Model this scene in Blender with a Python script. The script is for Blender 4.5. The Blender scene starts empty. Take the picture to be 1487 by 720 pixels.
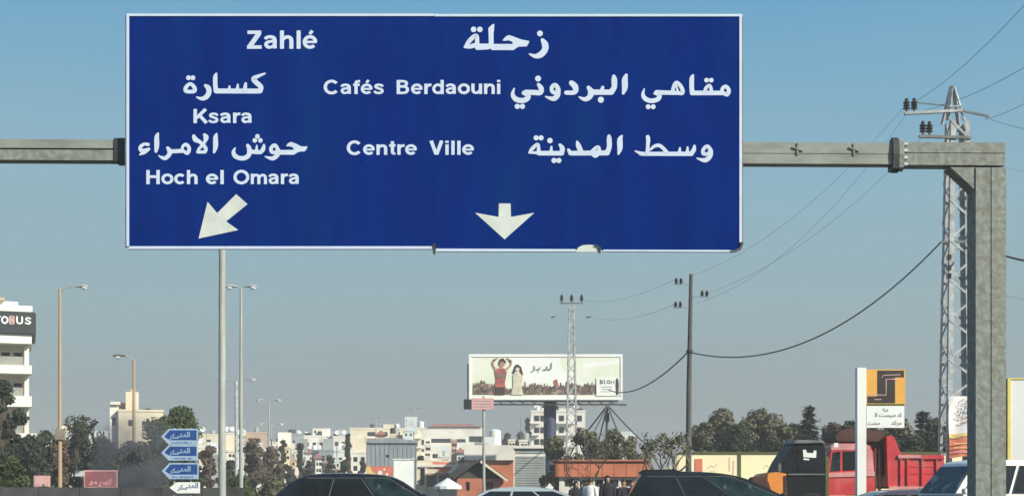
import bpy, bmesh, math, random
from mathutils import Vector, Matrix
from mathutils.geometry import tessellate_polygon
R = math.radians
rnd = random.Random(7)
SC = bpy.context.scene
C = SC.collection

# ------------------------------------------------------------------ camera, world, sun, exposure
H = 1.4            # eye height inside the car
F = 1900.0         # focal length in photo pixels (photo 1487 wide)
HOR = 708.0        # horizon row
cam = bpy.data.cameras.new("camera")
cam.sensor_width = 36.0
cam.lens = F / 1487 * 36
cam.shift_y = (HOR - 360) / 1487
cam.clip_end = 5000
camo = bpy.data.objects.new("camera", cam)
C.objects.link(camo)
camo.location = (0, 0, H)
camo.rotation_euler = (R(90), 0, 0)
SC.camera = camo
SC.view_settings.view_transform = 'Standard'
SC.view_settings.look = 'None'
SC.view_settings.exposure = 0.22
SC.view_settings.gamma = 1.0

SUN_EL, SUN_AZ = R(31), R(128)      # azimuth clockwise from +Y (straight ahead)
w = bpy.data.worlds.new("World")
SC.world = w
w.use_nodes = True
nt = w.node_tree
bg = nt.nodes['Background']
sky = nt.nodes.new('ShaderNodeTexSky')
sky.sky_type = 'NISHITA'
sky.sun_disc = False
sky.sun_elevation = SUN_EL
sky.sun_rotation = SUN_AZ
sky.dust_density = 2.0
sc_ = nt.nodes.new('ShaderNodeVectorMath'); sc_.operation = 'SCALE'; sc_.inputs['Scale'].default_value = 0.11
nt.links.new(sky.outputs[0], sc_.inputs[0])
tc = nt.nodes.new('ShaderNodeTexCoord')
sep = nt.nodes.new('ShaderNodeSeparateXYZ')
nt.links.new(tc.outputs['Generated'], sep.inputs[0])
ramp = nt.nodes.new('ShaderNodeValToRGB')      # the smog layer that lies all round the horizon
hn = nt.nodes.new('ShaderNodeTexNoise'); hn.inputs['Scale'].default_value = 2.2; hn.inputs['Detail'].default_value = 4
hmap = nt.nodes.new('ShaderNodeMapping'); hmap.inputs['Scale'].default_value = (1, 1, 3.5)
nt.links.new(tc.outputs['Generated'], hmap.inputs[0]); nt.links.new(hmap.outputs[0], hn.inputs['Vector'])
hm = nt.nodes.new('ShaderNodeMath'); hm.operation = 'MULTIPLY_ADD'; hm.inputs[1].default_value = .07; nt.links.new(hn.outputs[0], hm.inputs[0])      # uneven top of the haze layer
hs = nt.nodes.new('ShaderNodeMath'); hs.operation = 'SUBTRACT'; hs.inputs[1].default_value = .035; nt.links.new(sep.outputs['Z'], hs.inputs[0]); nt.links.new(hs.outputs[0], hm.inputs[2])
nt.links.new(hm.outputs[0], ramp.inputs[0])
def lin(r, g, b):
    return tuple((c / 255 / 12.92 if c / 255 < .04045 else ((c / 255 + .055) / 1.055) ** 2.4) for c in (r, g, b))
els = [(0.0, (149, 157, 161)), (0.06, (150, 164, 167)), (0.13, (151, 176, 182)), (0.22, (142, 180, 196)), (0.36, (104, 166, 203)), (0.6, (78, 135, 190))]
cr = ramp.color_ramp
_l = lin
def lin(*a): return tuple(c * 2 ** -.22 for c in _l(*a))
cr.elements[0].position = els[0][0]; cr.elements[0].color = (*lin(*els[0][1]), 1)
cr.elements[1].position = els[-1][0]; cr.elements[1].color = (*lin(*els[-1][1]), 1)
for p, c in els[1:-1]:
    e = cr.elements.new(p); e.color = (*lin(*c), 1)
mr = nt.nodes.new('ShaderNodeMapRange')
mr.inputs[1].default_value = 0.3; mr.inputs[2].default_value = 0.9; mr.inputs[3].default_value = 1.0; mr.inputs[4].default_value = 0.15
nt.links.new(sep.outputs['Z'], mr.inputs[0])
mx = nt.nodes.new('ShaderNodeMix'); mx.data_type = 'RGBA'
nt.links.new(mr.outputs[0], mx.inputs[0]); nt.links.new(sc_.outputs[0], mx.inputs[6]); nt.links.new(ramp.outputs[0], mx.inputs[7])
nt.links.new(mx.outputs[2], bg.inputs[0])
bg.inputs[1].default_value = 1.0
sl = bpy.data.lights.new("sun", 'SUN'); sl.energy = 5.0; sl.angle = R(0.5); sl.color = (1.0, 0.93, 0.80)
so = bpy.data.objects.new("sun", sl); C.objects.link(so)
sdir = Vector((math.sin(SUN_AZ) * math.cos(SUN_EL), math.cos(SUN_AZ) * math.cos(SUN_EL), math.sin(SUN_EL)))
so.rotation_euler = sdir.to_track_quat('Z', 'Y').to_euler()
so.location = sdir * 60

# ------------------------------------------------------------------ helpers
def P(px, py, Y):
    return Vector(((px - 743.5) * Y / F, Y, H + (HOR - py) * Y / F))
def X(px, Y): return (px - 743.5) * Y / F
def Z(py, Y): return H + (HOR - py) * Y / F

def mat(name, col, rough=0.7, var=0.12, scale=3.0, metal=0.0, bump=0.0, col2=None, stretch=None, spec=0.5, coat=0.0, spots=None):
    m = bpy.data.materials.new(name); m.use_nodes = True
    n = m.node_tree; b = n.nodes['Principled BSDF']
    b.inputs['Roughness'].default_value = rough; b.inputs['Metallic'].default_value = metal
    b.inputs['Specular IOR Level'].default_value = spec
    b.inputs['Coat Weight'].default_value = coat
    t = n.nodes.new('ShaderNodeTexCoord')
    src = t.outputs['Object']
    if stretch:
        mp = n.nodes.new('ShaderNodeMapping'); mp.inputs['Scale'].default_value = stretch
        n.links.new(src, mp.inputs[0]); src = mp.outputs[0]
    no = n.nodes.new('ShaderNodeTexNoise'); no.inputs['Scale'].default_value = scale
    no.inputs['Detail'].default_value = 5; no.inputs['Roughness'].default_value = 0.6
    n.links.new(src, no.inputs['Vector'])
    r = n.nodes.new('ShaderNodeValToRGB')
    r.color_ramp.elements[0].position = 0.32; r.color_ramp.elements[1].position = 0.68
    c2 = col2 or tuple(c * (1 - 2 * var) for c in col)
    r.color_ramp.elements[0].color = (*c2, 1)
    r.color_ramp.elements[1].color = (*(tuple(min(1, c * (1 + var * .5)) for c in col)), 1)
    n.links.new(no.outputs[0], r.inputs[0])
    outc = r.outputs[0]
    if spots:      # a second pattern: stains, and painted reflections on glass_teal: (colour, scale, low, high)
        n2 = n.nodes.new('ShaderNodeTexNoise'); n2.inputs['Scale'].default_value = spots[1]; n2.inputs['Detail'].default_value = 6
        n.links.new(src, n2.inputs['Vector'])
        r2 = n.nodes.new('ShaderNodeMapRange'); r2.inputs[1].default_value = spots[2]; r2.inputs[2].default_value = spots[3]
        n.links.new(n2.outputs[0], r2.inputs[0])
        m2 = n.nodes.new('ShaderNodeMix'); m2.data_type = 'RGBA'
        n.links.new(r2.outputs[0], m2.inputs[0]); n.links.new(outc, m2.inputs[6]); m2.inputs[7].default_value = (*spots[0], 1)
        outc = m2.outputs[2]
    n.links.new(outc, b.inputs['Base Color'])
    if bump:
        bp = n.nodes.new('ShaderNodeBump'); bp.inputs['Strength'].default_value = bump; bp.inputs['Distance'].default_value = 0.02
        n.links.new(no.outputs[0], bp.inputs['Height']); n.links.new(bp.outputs[0], b.inputs['Normal'])
    return m

M = {}
def dm(k, *a, **kw): M[k] = mat(k, *a, **kw)
dm('galv', (0.28, 0.305, 0.268), 0.75, .18, 9, metal=.0, bump=.7, spots=((.18, .175, .14), 6, .50, .74), spec=.25)
dm('galv_smooth', (0.30, 0.325, 0.29), 0.7, .14, 3, stretch=(.5, 1, 2), bump=.3, spots=((.17, .17, .15), 1.3, .55, .75), spec=.3)
dm('galv_dark', (0.035, 0.045, 0.045), 0.6, .3, 6)
dm('sign_blue', (0.0, 0.021, 0.185), 0.75, .10, 1.6, stretch=(1.6, 1, .35), spots=((.0, .028, .165), .8, .45, .75), spec=.0)
dm('sign_white', (0.60, 0.70, 0.84), 0.5, .04, 3, spec=.3)
dm('board_blue', (0.022, 0.080, 0.29), 0.6, .15, 3, spec=.2)
dm('sign_pale', (0.36, 0.50, 0.66), 0.6, .06, 3, spec=.2)
dm('sign_arrow', (0.66, 0.72, 0.66), 0.5, .08, 3, spec=.3)
dm('alu', (0.62, 0.66, 0.68), 0.4, .1, 4, metal=.3)
dm('pole_grey', (0.40, 0.425, 0.39), 0.6, .15, 2, stretch=(4, 4, .5))
dm('pole_tan', (0.40, 0.31, 0.19), 0.8, .2, 2, stretch=(4, 4, .6), col2=(.36, .26, .16))
dm('pole_dark', (0.10, 0.10, 0.10), 0.8, .25, 3, stretch=(4, 4, .5))
dm('pole_blue', (0.050, 0.068, 0.125), 0.5, .2, 2)
dm('lamp_glass', (0.85, 0.86, 0.84), 0.25, .03, 3)
dm('steel_white', (0.47, 0.505, 0.50), 0.65, .15, 3, col2=(.24, .26, .26))
dm('steel_grey', (0.16, 0.18, 0.18), 0.6, .2, 3)
dm('porcelain', (0.03, 0.025, 0.025), 0.3, .1, 3)
dm('wire', (0.06, 0.06, 0.065), 0.7, .1, 3)
dm('wire_pale', (0.16, 0.19, 0.21), 0.6, .1, 3)
dm('asphalt', (0.052, 0.052, 0.054), 0.9, .25, 1.5, bump=.3)
dm('ground', (0.20, 0.17, 0.12), 0.95, .3, .15, bump=.3)
dm('paint_line', (0.7, 0.7, 0.66), 0.7, .15, 4)
dm('concrete', (0.30, 0.29, 0.26), 0.9, .2, 1.2, bump=.3)
dm('concrete_dirty', (0.075, 0.078, 0.078), 0.9, .3, .9, bump=.3)
dm('white_wall', (0.80, 0.79, 0.72), 0.85, .08, .25, col2=(.60, .58, .50), spots=((.48, .46, .40), .9, .60, .80))
dm('cool_wall', (0.62, 0.68, 0.66), 0.85, .1, .25, spots=((.38, .42, .41), .8, .55, .75))
dm('cream_wall', (0.78, 0.71, 0.53), 0.85, .1, .25, col2=(.58, .52, .39))
dm('tan_wall', (0.52, 0.40, 0.28), 0.85, .15, .25)
dm('grey_wall', (0.34, 0.39, 0.38), 0.85, .15, .3)
dm('orange_wall', (0.60, 0.20, 0.10), 0.85, .15, .4)
dm('brick_orange', (0.56, 0.20, 0.12), 0.85, .15, .6)
dm('balcony_white', (0.86, 0.85, 0.76), 0.8, .06, .4)
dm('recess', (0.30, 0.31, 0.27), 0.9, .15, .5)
dm('roof_red', (0.42, 0.17, 0.13), 0.85, .2, .8)
dm('roof_dark', (0.070, 0.070, 0.060), 0.85, .3, 1.2)
dm('metal_hall', (0.27, 0.32, 0.34), 0.5, .15, .6, stretch=(6, 1, .3))
dm('shutter', (0.36, 0.40, 0.38), 0.5, .1, 1)
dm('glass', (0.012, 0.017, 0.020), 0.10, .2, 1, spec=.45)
dm('glass_teal', (0.020, 0.050, 0.052), 0.12, .5, 1.6, spec=.28, col2=(.006, .010, .014), spots=((.16, .22, .22), 2.3, .60, .70))  # pale patches are reflections painted into the glass colour
dm('frame_dark', (0.07, 0.065, 0.06), 0.6, .1, 2)
dm('frame_white', (0.75, 0.75, 0.70), 0.6, .05, 2)
dm('tank_black', (0.035, 0.035, 0.04), 0.6, .1, 1)
dm('tank_white', (0.75, 0.77, 0.75), 0.6, .1, 1)
dm('band_dark', (0.028, 0.040, 0.040), 0.5, .1, 1)
dm('bark', (0.10, 0.080, 0.058), 0.95, .3, 4, bump=.5)
dm('bark_pale', (0.30, 0.26, 0.20), 0.95, .3, 4, bump=.5)
dm('leaf_dark', (0.055, 0.070, 0.040), 0.85, .2, .4, col2=(.034, .046, .030), spec=.08)
dm('leaf_green', (0.080, 0.110, 0.040), 0.8, .3, .7, col2=(.030, .048, .020), spec=.08)
dm('leaf_olive', (0.150, 0.150, 0.090), 0.85, .2, .35, col2=(.085, .092, .052), spec=.08)
dm('leaf_brown', (0.135, 0.105, 0.080), 0.85, .3, .6, col2=(.075, .060, .048), spec=.08)
dm('pine', (0.052, 0.066, 0.046), 0.85, .2, .4, col2=(.032, .044, .032), spec=.08)
dm('poster_white', (0.85, 0.88, 0.84), 0.6, .04, .5)
dm('poster_sky', (0.78, 0.82, 0.72), 0.6, .08, .5, col2=(.68, .74, .56))
dm('poster_brown', (0.16, 0.12, 0.10), 0.6, .35, 1.6, col2=(.07, .06, .05), spots=((.42, .30, .22), 2.6, .55, .62))
dm('poster_crowd_tan', (0.26, 0.19, 0.15), 0.6, .3, 2)
dm('poster_crowd_dark', (0.06, 0.055, 0.05), 0.6, .3, 2)
dm('poster_red', (0.45, 0.12, 0.10), 0.6, .2, 2)
dm('poster_skin', (0.50, 0.28, 0.19), 0.6, .1, 2)
dm('poster_hair', (0.06, 0.04, 0.03), 0.6, .1, 2)
dm('poster_pale', (0.70, 0.66, 0.50), 0.6, .15, 2)
dm('ink', (0.035, 0.035, 0.04), 0.6, .1, 3)
dm('ink_grey', (0.25, 0.26, 0.30), 0.6, .1, 3)
dm('ink_red', (0.55, 0.06, 0.05), 0.6, .1, 3)
dm('pink_sign', (0.72, 0.42, 0.40), 0.6, .1, 2)
dm('red_sign', (0.40, 0.13, 0.14), 0.6, .2, 1.5)
dm('logo_orange', (0.80, 0.42, 0.07), 0.5, .06, 2)
dm('logo_black', (0.030, 0.022, 0.020), 0.5, .1, 2)
dm('banner_white', (0.82, 0.83, 0.82), 0.7, .05, 2)
dm('banner_yellow', (0.80, 0.62, 0.20), 0.7, .06, 2)
dm('banner_red', (0.70, 0.20, 0.12), 0.7, .1, 2)
dm('wall_yellow', (0.93, 0.85, 0.52), 0.8, .05, .5, col2=(.88, .80, .52))
dm('wall_cap', (0.10, 0.11, 0.03), 0.8, .1, 1)
dm('car_dark', (0.007, 0.012, 0.014), 0.28, .1, 1, coat=.45, spec=.4)
dm('car_navy', (0.005, 0.010, 0.018), 0.28, .1, 1, coat=.45, spec=.4)
dm('car_violet', (0.045, 0.032, 0.080), 0.25, .1, 1, coat=.6)
dm('car_silver', (0.55, 0.66, 0.68), 0.25, .06, 1, metal=.4, coat=.6)
dm('car_white', (0.80, 0.79, 0.74), 0.3, .05, 1, coat=.5)
dm('truck_red', (0.64, 0.045, 0.055), 0.45, .18, 1.2, spots=((.50, .13, .11), 1.5, .52, .75))
dm('truck_red_highlight', (0.66, 0.30, 0.30), 0.45, .15, 1.2)  # pinkish highlights on the red paint, put into the colour
dm('truck_rust_shade', (0.09, 0.035, 0.025), 0.8, .3, 1.5)
dm('loader_orange', (0.86, 0.30, 0.05), 0.5, .15, 1.2)
dm('black_plastic', (0.006, 0.009, 0.011), 0.55, .2, 2, spec=.25)
dm('rubber', (0.02, 0.02, 0.02), 0.9, .2, 4)
dm('chrome', (0.6, 0.62, 0.62), 0.25, .05, 4, metal=.9)
dm('light_red', (0.35, 0.02, 0.02), 0.3, .05, 4)
dm('light_white', (0.8, 0.8, 0.78), 0.2, .05, 4)
dm('skin', (0.48, 0.29, 0.20), 0.6, .06, 6)
dm('hair', (0.022, 0.016, 0.013), 0.6, .2, 20)
dm('cloth_black', (0.016, 0.018, 0.026), 0.9, .2, 6)
dm('cloth_navy', (0.025, 0.035, 0.060), 0.9, .2, 6)
dm('cloth_white', (0.86, 0.86, 0.83), 0.9, .08, 6)
dm('truck_box_white', (0.74, 0.76, 0.72), 0.5, .05, .6)
dm('frame_yellow', (0.75, 0.62, 0.14), 0.6, .12, 1)
dm('olive', (0.12, 0.12, 0.03), 0.7, .12, 1)

class MB:
    def __init__(s): s.v = []; s.f = []
    def add(s, vs, fs):
        b = len(s.v); s.v += [Vector(v) for v in vs]; s.f += [[i + b for i in f] for f in fs]; return s
    def box(s, x0, x1, y0, y1, z0, z1):
        return s.add([(x, y, z) for x in (x0, x1) for y in (y0, y1) for z in (z0, z1)],
                     [(0, 1, 3, 2), (4, 6, 7, 5), (0, 4, 5, 1), (2, 3, 7, 6), (0, 2, 6, 4), (1, 5, 7, 3)])
    def bar(s, a, b, wx, wy=None, up=Vector((0, 0, 1))):
        a = Vector(a); b = Vector(b); wy = wy or wx
        d = (b - a).normalized()
        if abs(d.dot(up)) > .98: up = Vector((0, 1, 0))
        u = d.cross(up).normalized(); v = u.cross(d).normalized()
        vs = [p + u * (i * wx / 2) + v * (j * wy / 2) for p in (a, b) for i, j in ((-1, -1), (1, -1), (1, 1), (-1, 1))]
        return s.add(vs, [(3, 2, 1, 0), (4, 5, 6, 7), (0, 1, 5, 4), (1, 2, 6, 5), (2, 3, 7, 6), (3, 0, 4, 7)])
    def tube(s, pts, rs, n=10, cap=True, sq=1.0):
        pts = [Vector(p) for p in pts]
        if not isinstance(rs, (list, tuple)): rs = [rs] * len(pts)
        b = len(s.v); prev = None
        for i, p in enumerate(pts):
            d = (pts[min(i + 1, len(pts) - 1)] - pts[max(i - 1, 0)]).normalized()
            up = Vector((0, 0, 1)) if abs(d.z) < .95 else Vector((0, 1, 0))
            if prev is not None:
                u = (prev - d * prev.dot(d))
                u = u.normalized() if u.length > 1e-4 else d.cross(up).normalized()
            else: u = d.cross(up).normalized()
            prev = u; v = u.cross(d)
            for k in range(n):
                a = 2 * math.pi * k / n
                s.v.append(p + (u * math.cos(a) + v * math.sin(a) * sq) * rs[i])
        for i in range(len(pts) - 1):
            for k in range(n):
                k2 = (k + 1) % n
                s.f.append([b + i * n + k, b + (i + 1) * n + k, b + (i + 1) * n + k2, b + i * n + k2])
        if cap:
            s.f.append([b + k for k in range(n)]); s.f.append([b + (len(pts) - 1) * n + k for k in reversed(range(n))])
        return s
    def lathe(s, prof, n=16, c=(0, 0, 0), sx=1, sy=1):      # prof: (r, z) upward
        b = len(s.v); c = Vector(c)
        for r, z in prof:
            for k in range(n):
                a = 2 * math.pi * k / n
                s.v.append(c + Vector((r * math.cos(a) * sx, r * math.sin(a) * sy, z)))
        for i in range(len(prof) - 1):
            for k in range(n):
                k2 = (k + 1) % n
                s.f.append([b + i * n + k, b + i * n + k2, b + (i + 1) * n + k2, b + (i + 1) * n + k])
        s.f.append([b + k for k in reversed(range(n))]); s.f.append([b + (len(prof) - 1) * n + k for k in range(n)])
        return s
    def prism(s, poly, y0, y1, axis='y'):                   # poly in (x,z), extruded along y (or 'x': poly in (y,z))
        n = len(poly)
        g = (lambda p, t: (p[0], t, p[1])) if axis == 'y' else (lambda p, t: (t, p[0], p[1]))
        vs = [g(p, y0) for p in poly] + [g(p, y1) for p in poly]
        tr = tessellate_polygon([[Vector((p[0], p[1], 0)) for p in poly]])
        fs = [list(t) for t in tr] + [[i + n for i in reversed(t)] for t in tr]
        fs += [[i, (i + 1) % n, (i + 1) % n + n, i + n] for i in range(n)]
        return s.add(vs, fs)
    def mesh(s, name, m, smooth=False, fixn=True):
        me = bpy.data.meshes.new(name)
        me.from_pydata([tuple(v) for v in s.v], [], s.f)
        if fixn:
            bm = bmesh.new(); bm.from_mesh(me); bmesh.ops.recalc_face_normals(bm, faces=bm.faces); bm.to_mesh(me); bm.free()
        if smooth:
            for p in me.polygons: p.use_smooth = True
            try: me.set_sharp_from_angle(angle=R(38))
            except Exception: pass
        me.materials.append(M[m] if isinstance(m, str) else m)
        return me
    def build(s, name, m, parent=None, local=False, smooth=False, fixn=True):
        off = Vector((0, 0, 0)); loc = Vector((0, 0, 0))
        if parent is not None and not local:
            off = wloc(parent)
        if parent is None:
            xs = [v.x for v in s.v]; ys = [v.y for v in s.v]; zs = [v.z for v in s.v]
            off = Vector(((min(xs) + max(xs)) / 2, (min(ys) + max(ys)) / 2, min(zs))); loc = off
        s.v = [v - off for v in s.v]
        o = bpy.data.objects.new(name, s.mesh(name, m, smooth, fixn)); C.objects.link(o)
        o.location = loc
        if parent is not None: o.parent = parent
        return o

def wloc(o):
    p = Vector((0, 0, 0))
    while o is not None: p = p + o.location; o = o.parent
    return p
def tag(o, label=None, cat=None, group=None, kind=None):
    if label: o['label'] = label
    if cat: o['category'] = cat
    if group: o['group'] = group
    if kind: o['kind'] = kind
    return o
def thing(name, label, cat, loc, rz=0, group=None):
    o = bpy.data.objects.new(name, None); C.objects.link(o); o.empty_display_size = .3
    o.location = loc; o.rotation_euler = (0, 0, rz)
    return tag(o, label, cat, group)
def shared(name, me, parent, loc=(0, 0, 0), rot=(0, 0, 0)):
    o = bpy.data.objects.new(name, me); C.objects.link(o); o.parent = parent; o.location = loc; o.rotation_euler = rot
    return o
def copy_tree(o, parent=None):
    c = o.copy(); C.objects.link(c)
    if parent is not None: c.parent = parent
    for ch in [k for k in C.objects if k.parent is o]: copy_tree(ch, c)
    return c

# ---- flat lettering drawn as strokes: each stroke is a ribbon, laid 0.3 mm above the last one
def catmull(pts, sub=5, closed=False):
    n = len(pts); out = []
    rng = n if closed else n - 1
    for i in range(rng):
        g = (lambda k: pts[k % n]) if closed else (lambda k: pts[max(0, min(n - 1, k))])
        p0, p1, p2, p3 = g(i - 1), g(i), g(i + 1), g(i + 2)
        for j in range(sub):
            t = j / sub
            out.append(tuple(.5 * ((2 * b) + (-a + c) * t + (2 * a - 5 * b + 4 * c - d) * t * t + (-a + 3 * b - 3 * c + d) * t ** 3) for a, b, c, d in zip(p0, p1, p2, p3)))
    if not closed: out.append(tuple(pts[-1]))
    return out
class Ink:
    """ribbons and polygons in a plane; tf maps (u, v) of the drawing to metres (x, z)"""
    def __init__(s, y0, tf, step=0.0003): s.mb = MB(); s.y = y0; s.tf = tf; s.step = step
    def nexty(s): s.y -= s.step; return s.y
    def poly(s, pts):
        y = s.nexty(); q = [s.tf(*p) for p in pts]
        tr = tessellate_polygon([[Vector((a, b, 0)) for a, b in q]])
        s.mb.add([(a, y, b) for a, b in q], [list(t) for t in tr]); return s
    def rect(s, a, b, c, d): return s.poly([(a, b), (c, b), (c, d), (a, d)])
    def ribbon(s, pts, smooth=True, closed=False, rnd_=True, sub=5):
        if smooth and len(pts) > 2: pts = catmull(pts, sub, closed)
        n = len(pts); y = s.nexty(); L = []; Rr = []
        for i in range(n):
            a = pts[(i - 1) % n] if (closed or i > 0) else pts[i]
            b = pts[(i + 1) % n] if (closed or i < n - 1) else pts[i]
            dx, dy = b[0] - a[0], b[1] - a[1]; l = math.hypot(dx, dy) or 1
            nx, ny = -dy / l, dx / l; h = pts[i][2] / 2
            L.append((pts[i][0] + nx * h, pts[i][1] + ny * h)); Rr.append((pts[i][0] - nx * h, pts[i][1] - ny * h))
        vs = [(*s.tf(*p),) for p in L + Rr]
        fs = [[i, (i + 1) % n, (i + 1) % n + n, i + n] for i in range(n if closed else n - 1)]
        s.mb.add([(a, y, b) for a, b in vs], fs)
        if rnd_ and not closed:
            for e in (0, -1):
                px, py, w_ = pts[e]; s.poly([(px + w_ / 2 * math.cos(k * math.pi / 5), py + w_ / 2 * math.sin(k * math.pi / 5)) for k in range(10)])
        return s
    def dot(s, x, y, d): return s.poly([(x, y - d / 2), (x + d / 2, y), (x, y + d / 2), (x - d / 2, y)])
    def blob(s, x, y, d): return s.poly([(x + d / 2 * math.cos(k * math.pi / 4 + .39), y + d / 2 * math.sin(k * math.pi / 4 + .39)) for k in range(8)])
    def build(s, name, m, parent=None): return s.mb.build(name, m, parent, fixn=False)

def el(cx, cy, rx, ry, a0, a1, w_, n=14):
    return [(cx + rx * math.cos(R(a0 + (a1 - a0) * i / n)), cy + ry * math.sin(R(a0 + (a1 - a0) * i / n)), w_) for i in range(n + 1)]
W_ = .2
G = {   # cap height 1, x-height .74; (advance, [(points, smooth)])
 'Z': (.86, [([(.08, .905, .19), (.76, .905, .19)], 0), ([(.66, .86, .24), (.2, .14, .24)], 0), ([(.06, .095, .19), (.78, .095, .19)], 0)]),
 'a': (.76, [([(.10, .52, .17), (.17, .62, .17), (.33, .66, .17), (.50, .61, .19), (.56, .48, .2), (.56, .25, .2), (.57, .02, .2)], 1), ([(.56, .44, .14), (.34, .40, .15), (.17, .33, .17), (.14, .2, .18), (.24, .09, .17), (.40, .10, .15), (.54, .22, .12)], 1)]),
 'h': (.80, [([(.16, 0, W_), (.16, 1, W_)], 0), ([(.18, .42, .12), (.28, .58, .17), (.42, .65, .18), (.56, .60, .19), (.62, .46, W_), (.62, 0, W_)], 1)]),
 'l': (.36, [([(.18, 0, W_), (.18, 1, W_)], 0)]),
 'i': (.36, [([(.18, 0, W_), (.18, .74, W_)], 0), ([(.18, .84, W_), (.18, 1, W_)], 0)]),
 'e': (.78, [(el(.38, .37, .27, .285, 0, 318, .18), 1), ([(.12, .37, .13), (.71, .37, .13)], 0)]),
 'o': (.80, [(el(.40, .37, .28, .285, 0, 360, .19, 18), 1)]),
 'c': (.74, [(el(.38, .37, .27, .285, 42, 318, .19), 1)]),
 'C': (1.0, [(el(.50, .50, .38, .42, 40, 320, .2, 16), 1)]),
 'O': (1.06, [(el(.52, .50, .40, .415, 0, 360, .2, 20), 1)]),
 'K': (.94, [([(.16, 0, .21), (.16, 1, .21)], 0), ([(.24, .36, .2), (.80, .99, .22)], 0), ([(.40, .58, .2), (.85, .01, .23)], 0)]),
 'H': (.96, [([(.16, 0, .21), (.16, 1, .21)], 0), ([(.78, 0, .21), (.78, 1, .21)], 0), ([(.16, .53, .19), (.78, .53, .19)], 0)]),
 'V': (.92, [([(.14, 1, .22), (.45, .02, .21)], 0), ([(.78, 1, .22), (.47, .02, .21)], 0)]),
 's': (.70, [([(.58, .54, .15), (.49, .63, .16), (.33, .66, .16), (.17, .61, .17), (.15, .50, .17), (.30, .41, .17), (.47, .34, .17), (.55, .24, .17), (.49, .12, .17), (.33, .075, .16), (.15, .11, .16), (.07, .22, .15)], 1)]),
 'r': (.52, [([(.16, 0, W_), (.16, .74, W_)], 0), ([(.18, .42, .14), (.26, .58, .17), (.38, .645, .18), (.50, .65, .19)], 1)]),
 'm': (1.14, [([(.15, 0, .19), (.15, .74, .19)], 0), ([(.17, .42, .12), (.26, .58, .16), (.38, .65, .17), (.51, .60, .18), (.56, .46, .19), (.56, 0, .19)], 1), ([(.58, .42, .12), (.68, .58, .16), (.79, .65, .17), (.92, .60, .18), (.98, .46, .19), (.98, 0, .19)], 1)]),
 'n': (.78, [([(.16, 0, W_), (.16, .74, W_)], 0), ([(.18, .42, .12), (.28, .58, .17), (.42, .65, .18), (.56, .60, .19), (.62, .46, W_), (.62, 0, W_)], 1)]),
 'u': (.78, [([(.62, 0, W_), (.62, .74, W_)], 0), ([(.60, .32, .12), (.50, .16, .17), (.36, .09, .18), (.22, .14, .19), (.16, .28, W_), (.16, .74, W_)], 1)]),
 'd': (.82, [(el(.38, .37, .26, .285, 0, 360, .18, 18), 1), ([(.64, 0, W_), (.64, 1, W_)], 0)]),
 'B': (.92, [([(.16, 0, .21), (.16, 1, .21)], 0), ([(.16, .91, .17), (.46, .91, .17), (.62, .86, .18), (.66, .74, .2), (.60, .60, .18), (.46, .54, .17), (.16, .54, .17)], 1), ([(.16, .54, .17), (.50, .54, .17), (.67, .46, .18), (.72, .31, .2), (.66, .15, .18), (.48, .09, .17), (.16, .09, .17)], 1)]),
 't': (.50, [([(.26, .96, W_), (.26, .25, W_), (.29, .12, .18), (.44, .08, .16)], 1), ([(.05, .66, .16), (.45, .66, .16)], 0)]),
 'f': (.48, [([(.22, 0, W_), (.22, .74, W_), (.27, .88, .18), (.46, .92, .16)], 1), ([(.04, .66, .16), (.44, .66, .16)], 0)]),
 'b': (.82, [(el(.42, .37, .26, .285, 0, 360, .18, 18), 1), ([(.16, 0, W_), (.16, 1, W_)], 0)]),
}
def latin(ink, word, x0, x1, ybase, cap):
    """word fitted between photo columns x0 and x1, cap height in photo rows (ink.tf takes photo px)"""
    adv = 0; segs = []
    for ch in word:
        acc = ch == 'é'
        a, st = G['e' if acc else ch]
        for pts, sm in st: segs.append(([(p[0] + adv, p[1], p[2]) for p in pts], sm))
        if acc: segs.append(([(adv + .36, .80, .15), (adv + .50, .99, .17)], 0))
        adv += a
    lo = min(p[0] - p[2] / 2 * .8 for s, _ in segs for p in s); hi = max(p[0] + p[2] / 2 * .8 for s, _ in segs for p in s)
    kx = (x1 - x0) / (hi - lo); k = cap
    old = ink.tf
    ink.tf = lambda u, v: old(x0 + (u - lo) * kx, ybase - v * k)
    for pts, sm in segs: ink.ribbon(pts, smooth=bool(sm), rnd_=False, sub=3)
    ink.tf = old

def text_mesh(s, size, loc, m, parent, rot=(R(90), 0, 0), off=0.0, sx=1.0, name='lettering', align='CENTER'):
    c = bpy.data.curves.new(name, 'FONT'); c.body = s; c.size = size; c.align_x = align; c.offset = off; c.resolution_u = 3
    o = bpy.data.objects.new(name, c); C.objects.link(o)
    bpy.context.view_layer.update()
    dg = bpy.context.evaluated_depsgraph_get()
    me = bpy.data.meshes.new_from_object(o.evaluated_get(dg)); me.name = name
    bpy.data.objects.remove(o); bpy.data.curves.remove(c)
    me.materials.clear(); me.materials.append(M[m])
    r = bpy.data.objects.new(name, me); C.objects.link(r)
    if parent is not None:
        r.parent = parent
    r.location = loc; r.rotation_euler = rot; r.scale = (sx, 1, 1)
    return r
# Arabic words as presentation forms in drawing order
AR = {'a': '\uFE8D', 'l_i': '\uFEDF', 'd_f': '\uFEAA', 'd': '\uFEA9', 'y_i': '\uFEF3', 'y_m': '\uFEF4', 'r_f': '\uFEAE', 'w': '\uFEED', 'm_i': '\uFEE3', 'n_f': '\uFEE6', 'b_i': '\uFE91', 's_i': '\uFEB3', 's_m': '\uFEB4', 'k_i': '\uFEDB', 'h_f': '\uFEEA', 't_f': '\uFE96'}
def ar(*keys): return ''.join(AR.get(k, k) for k in reversed(keys))

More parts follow.
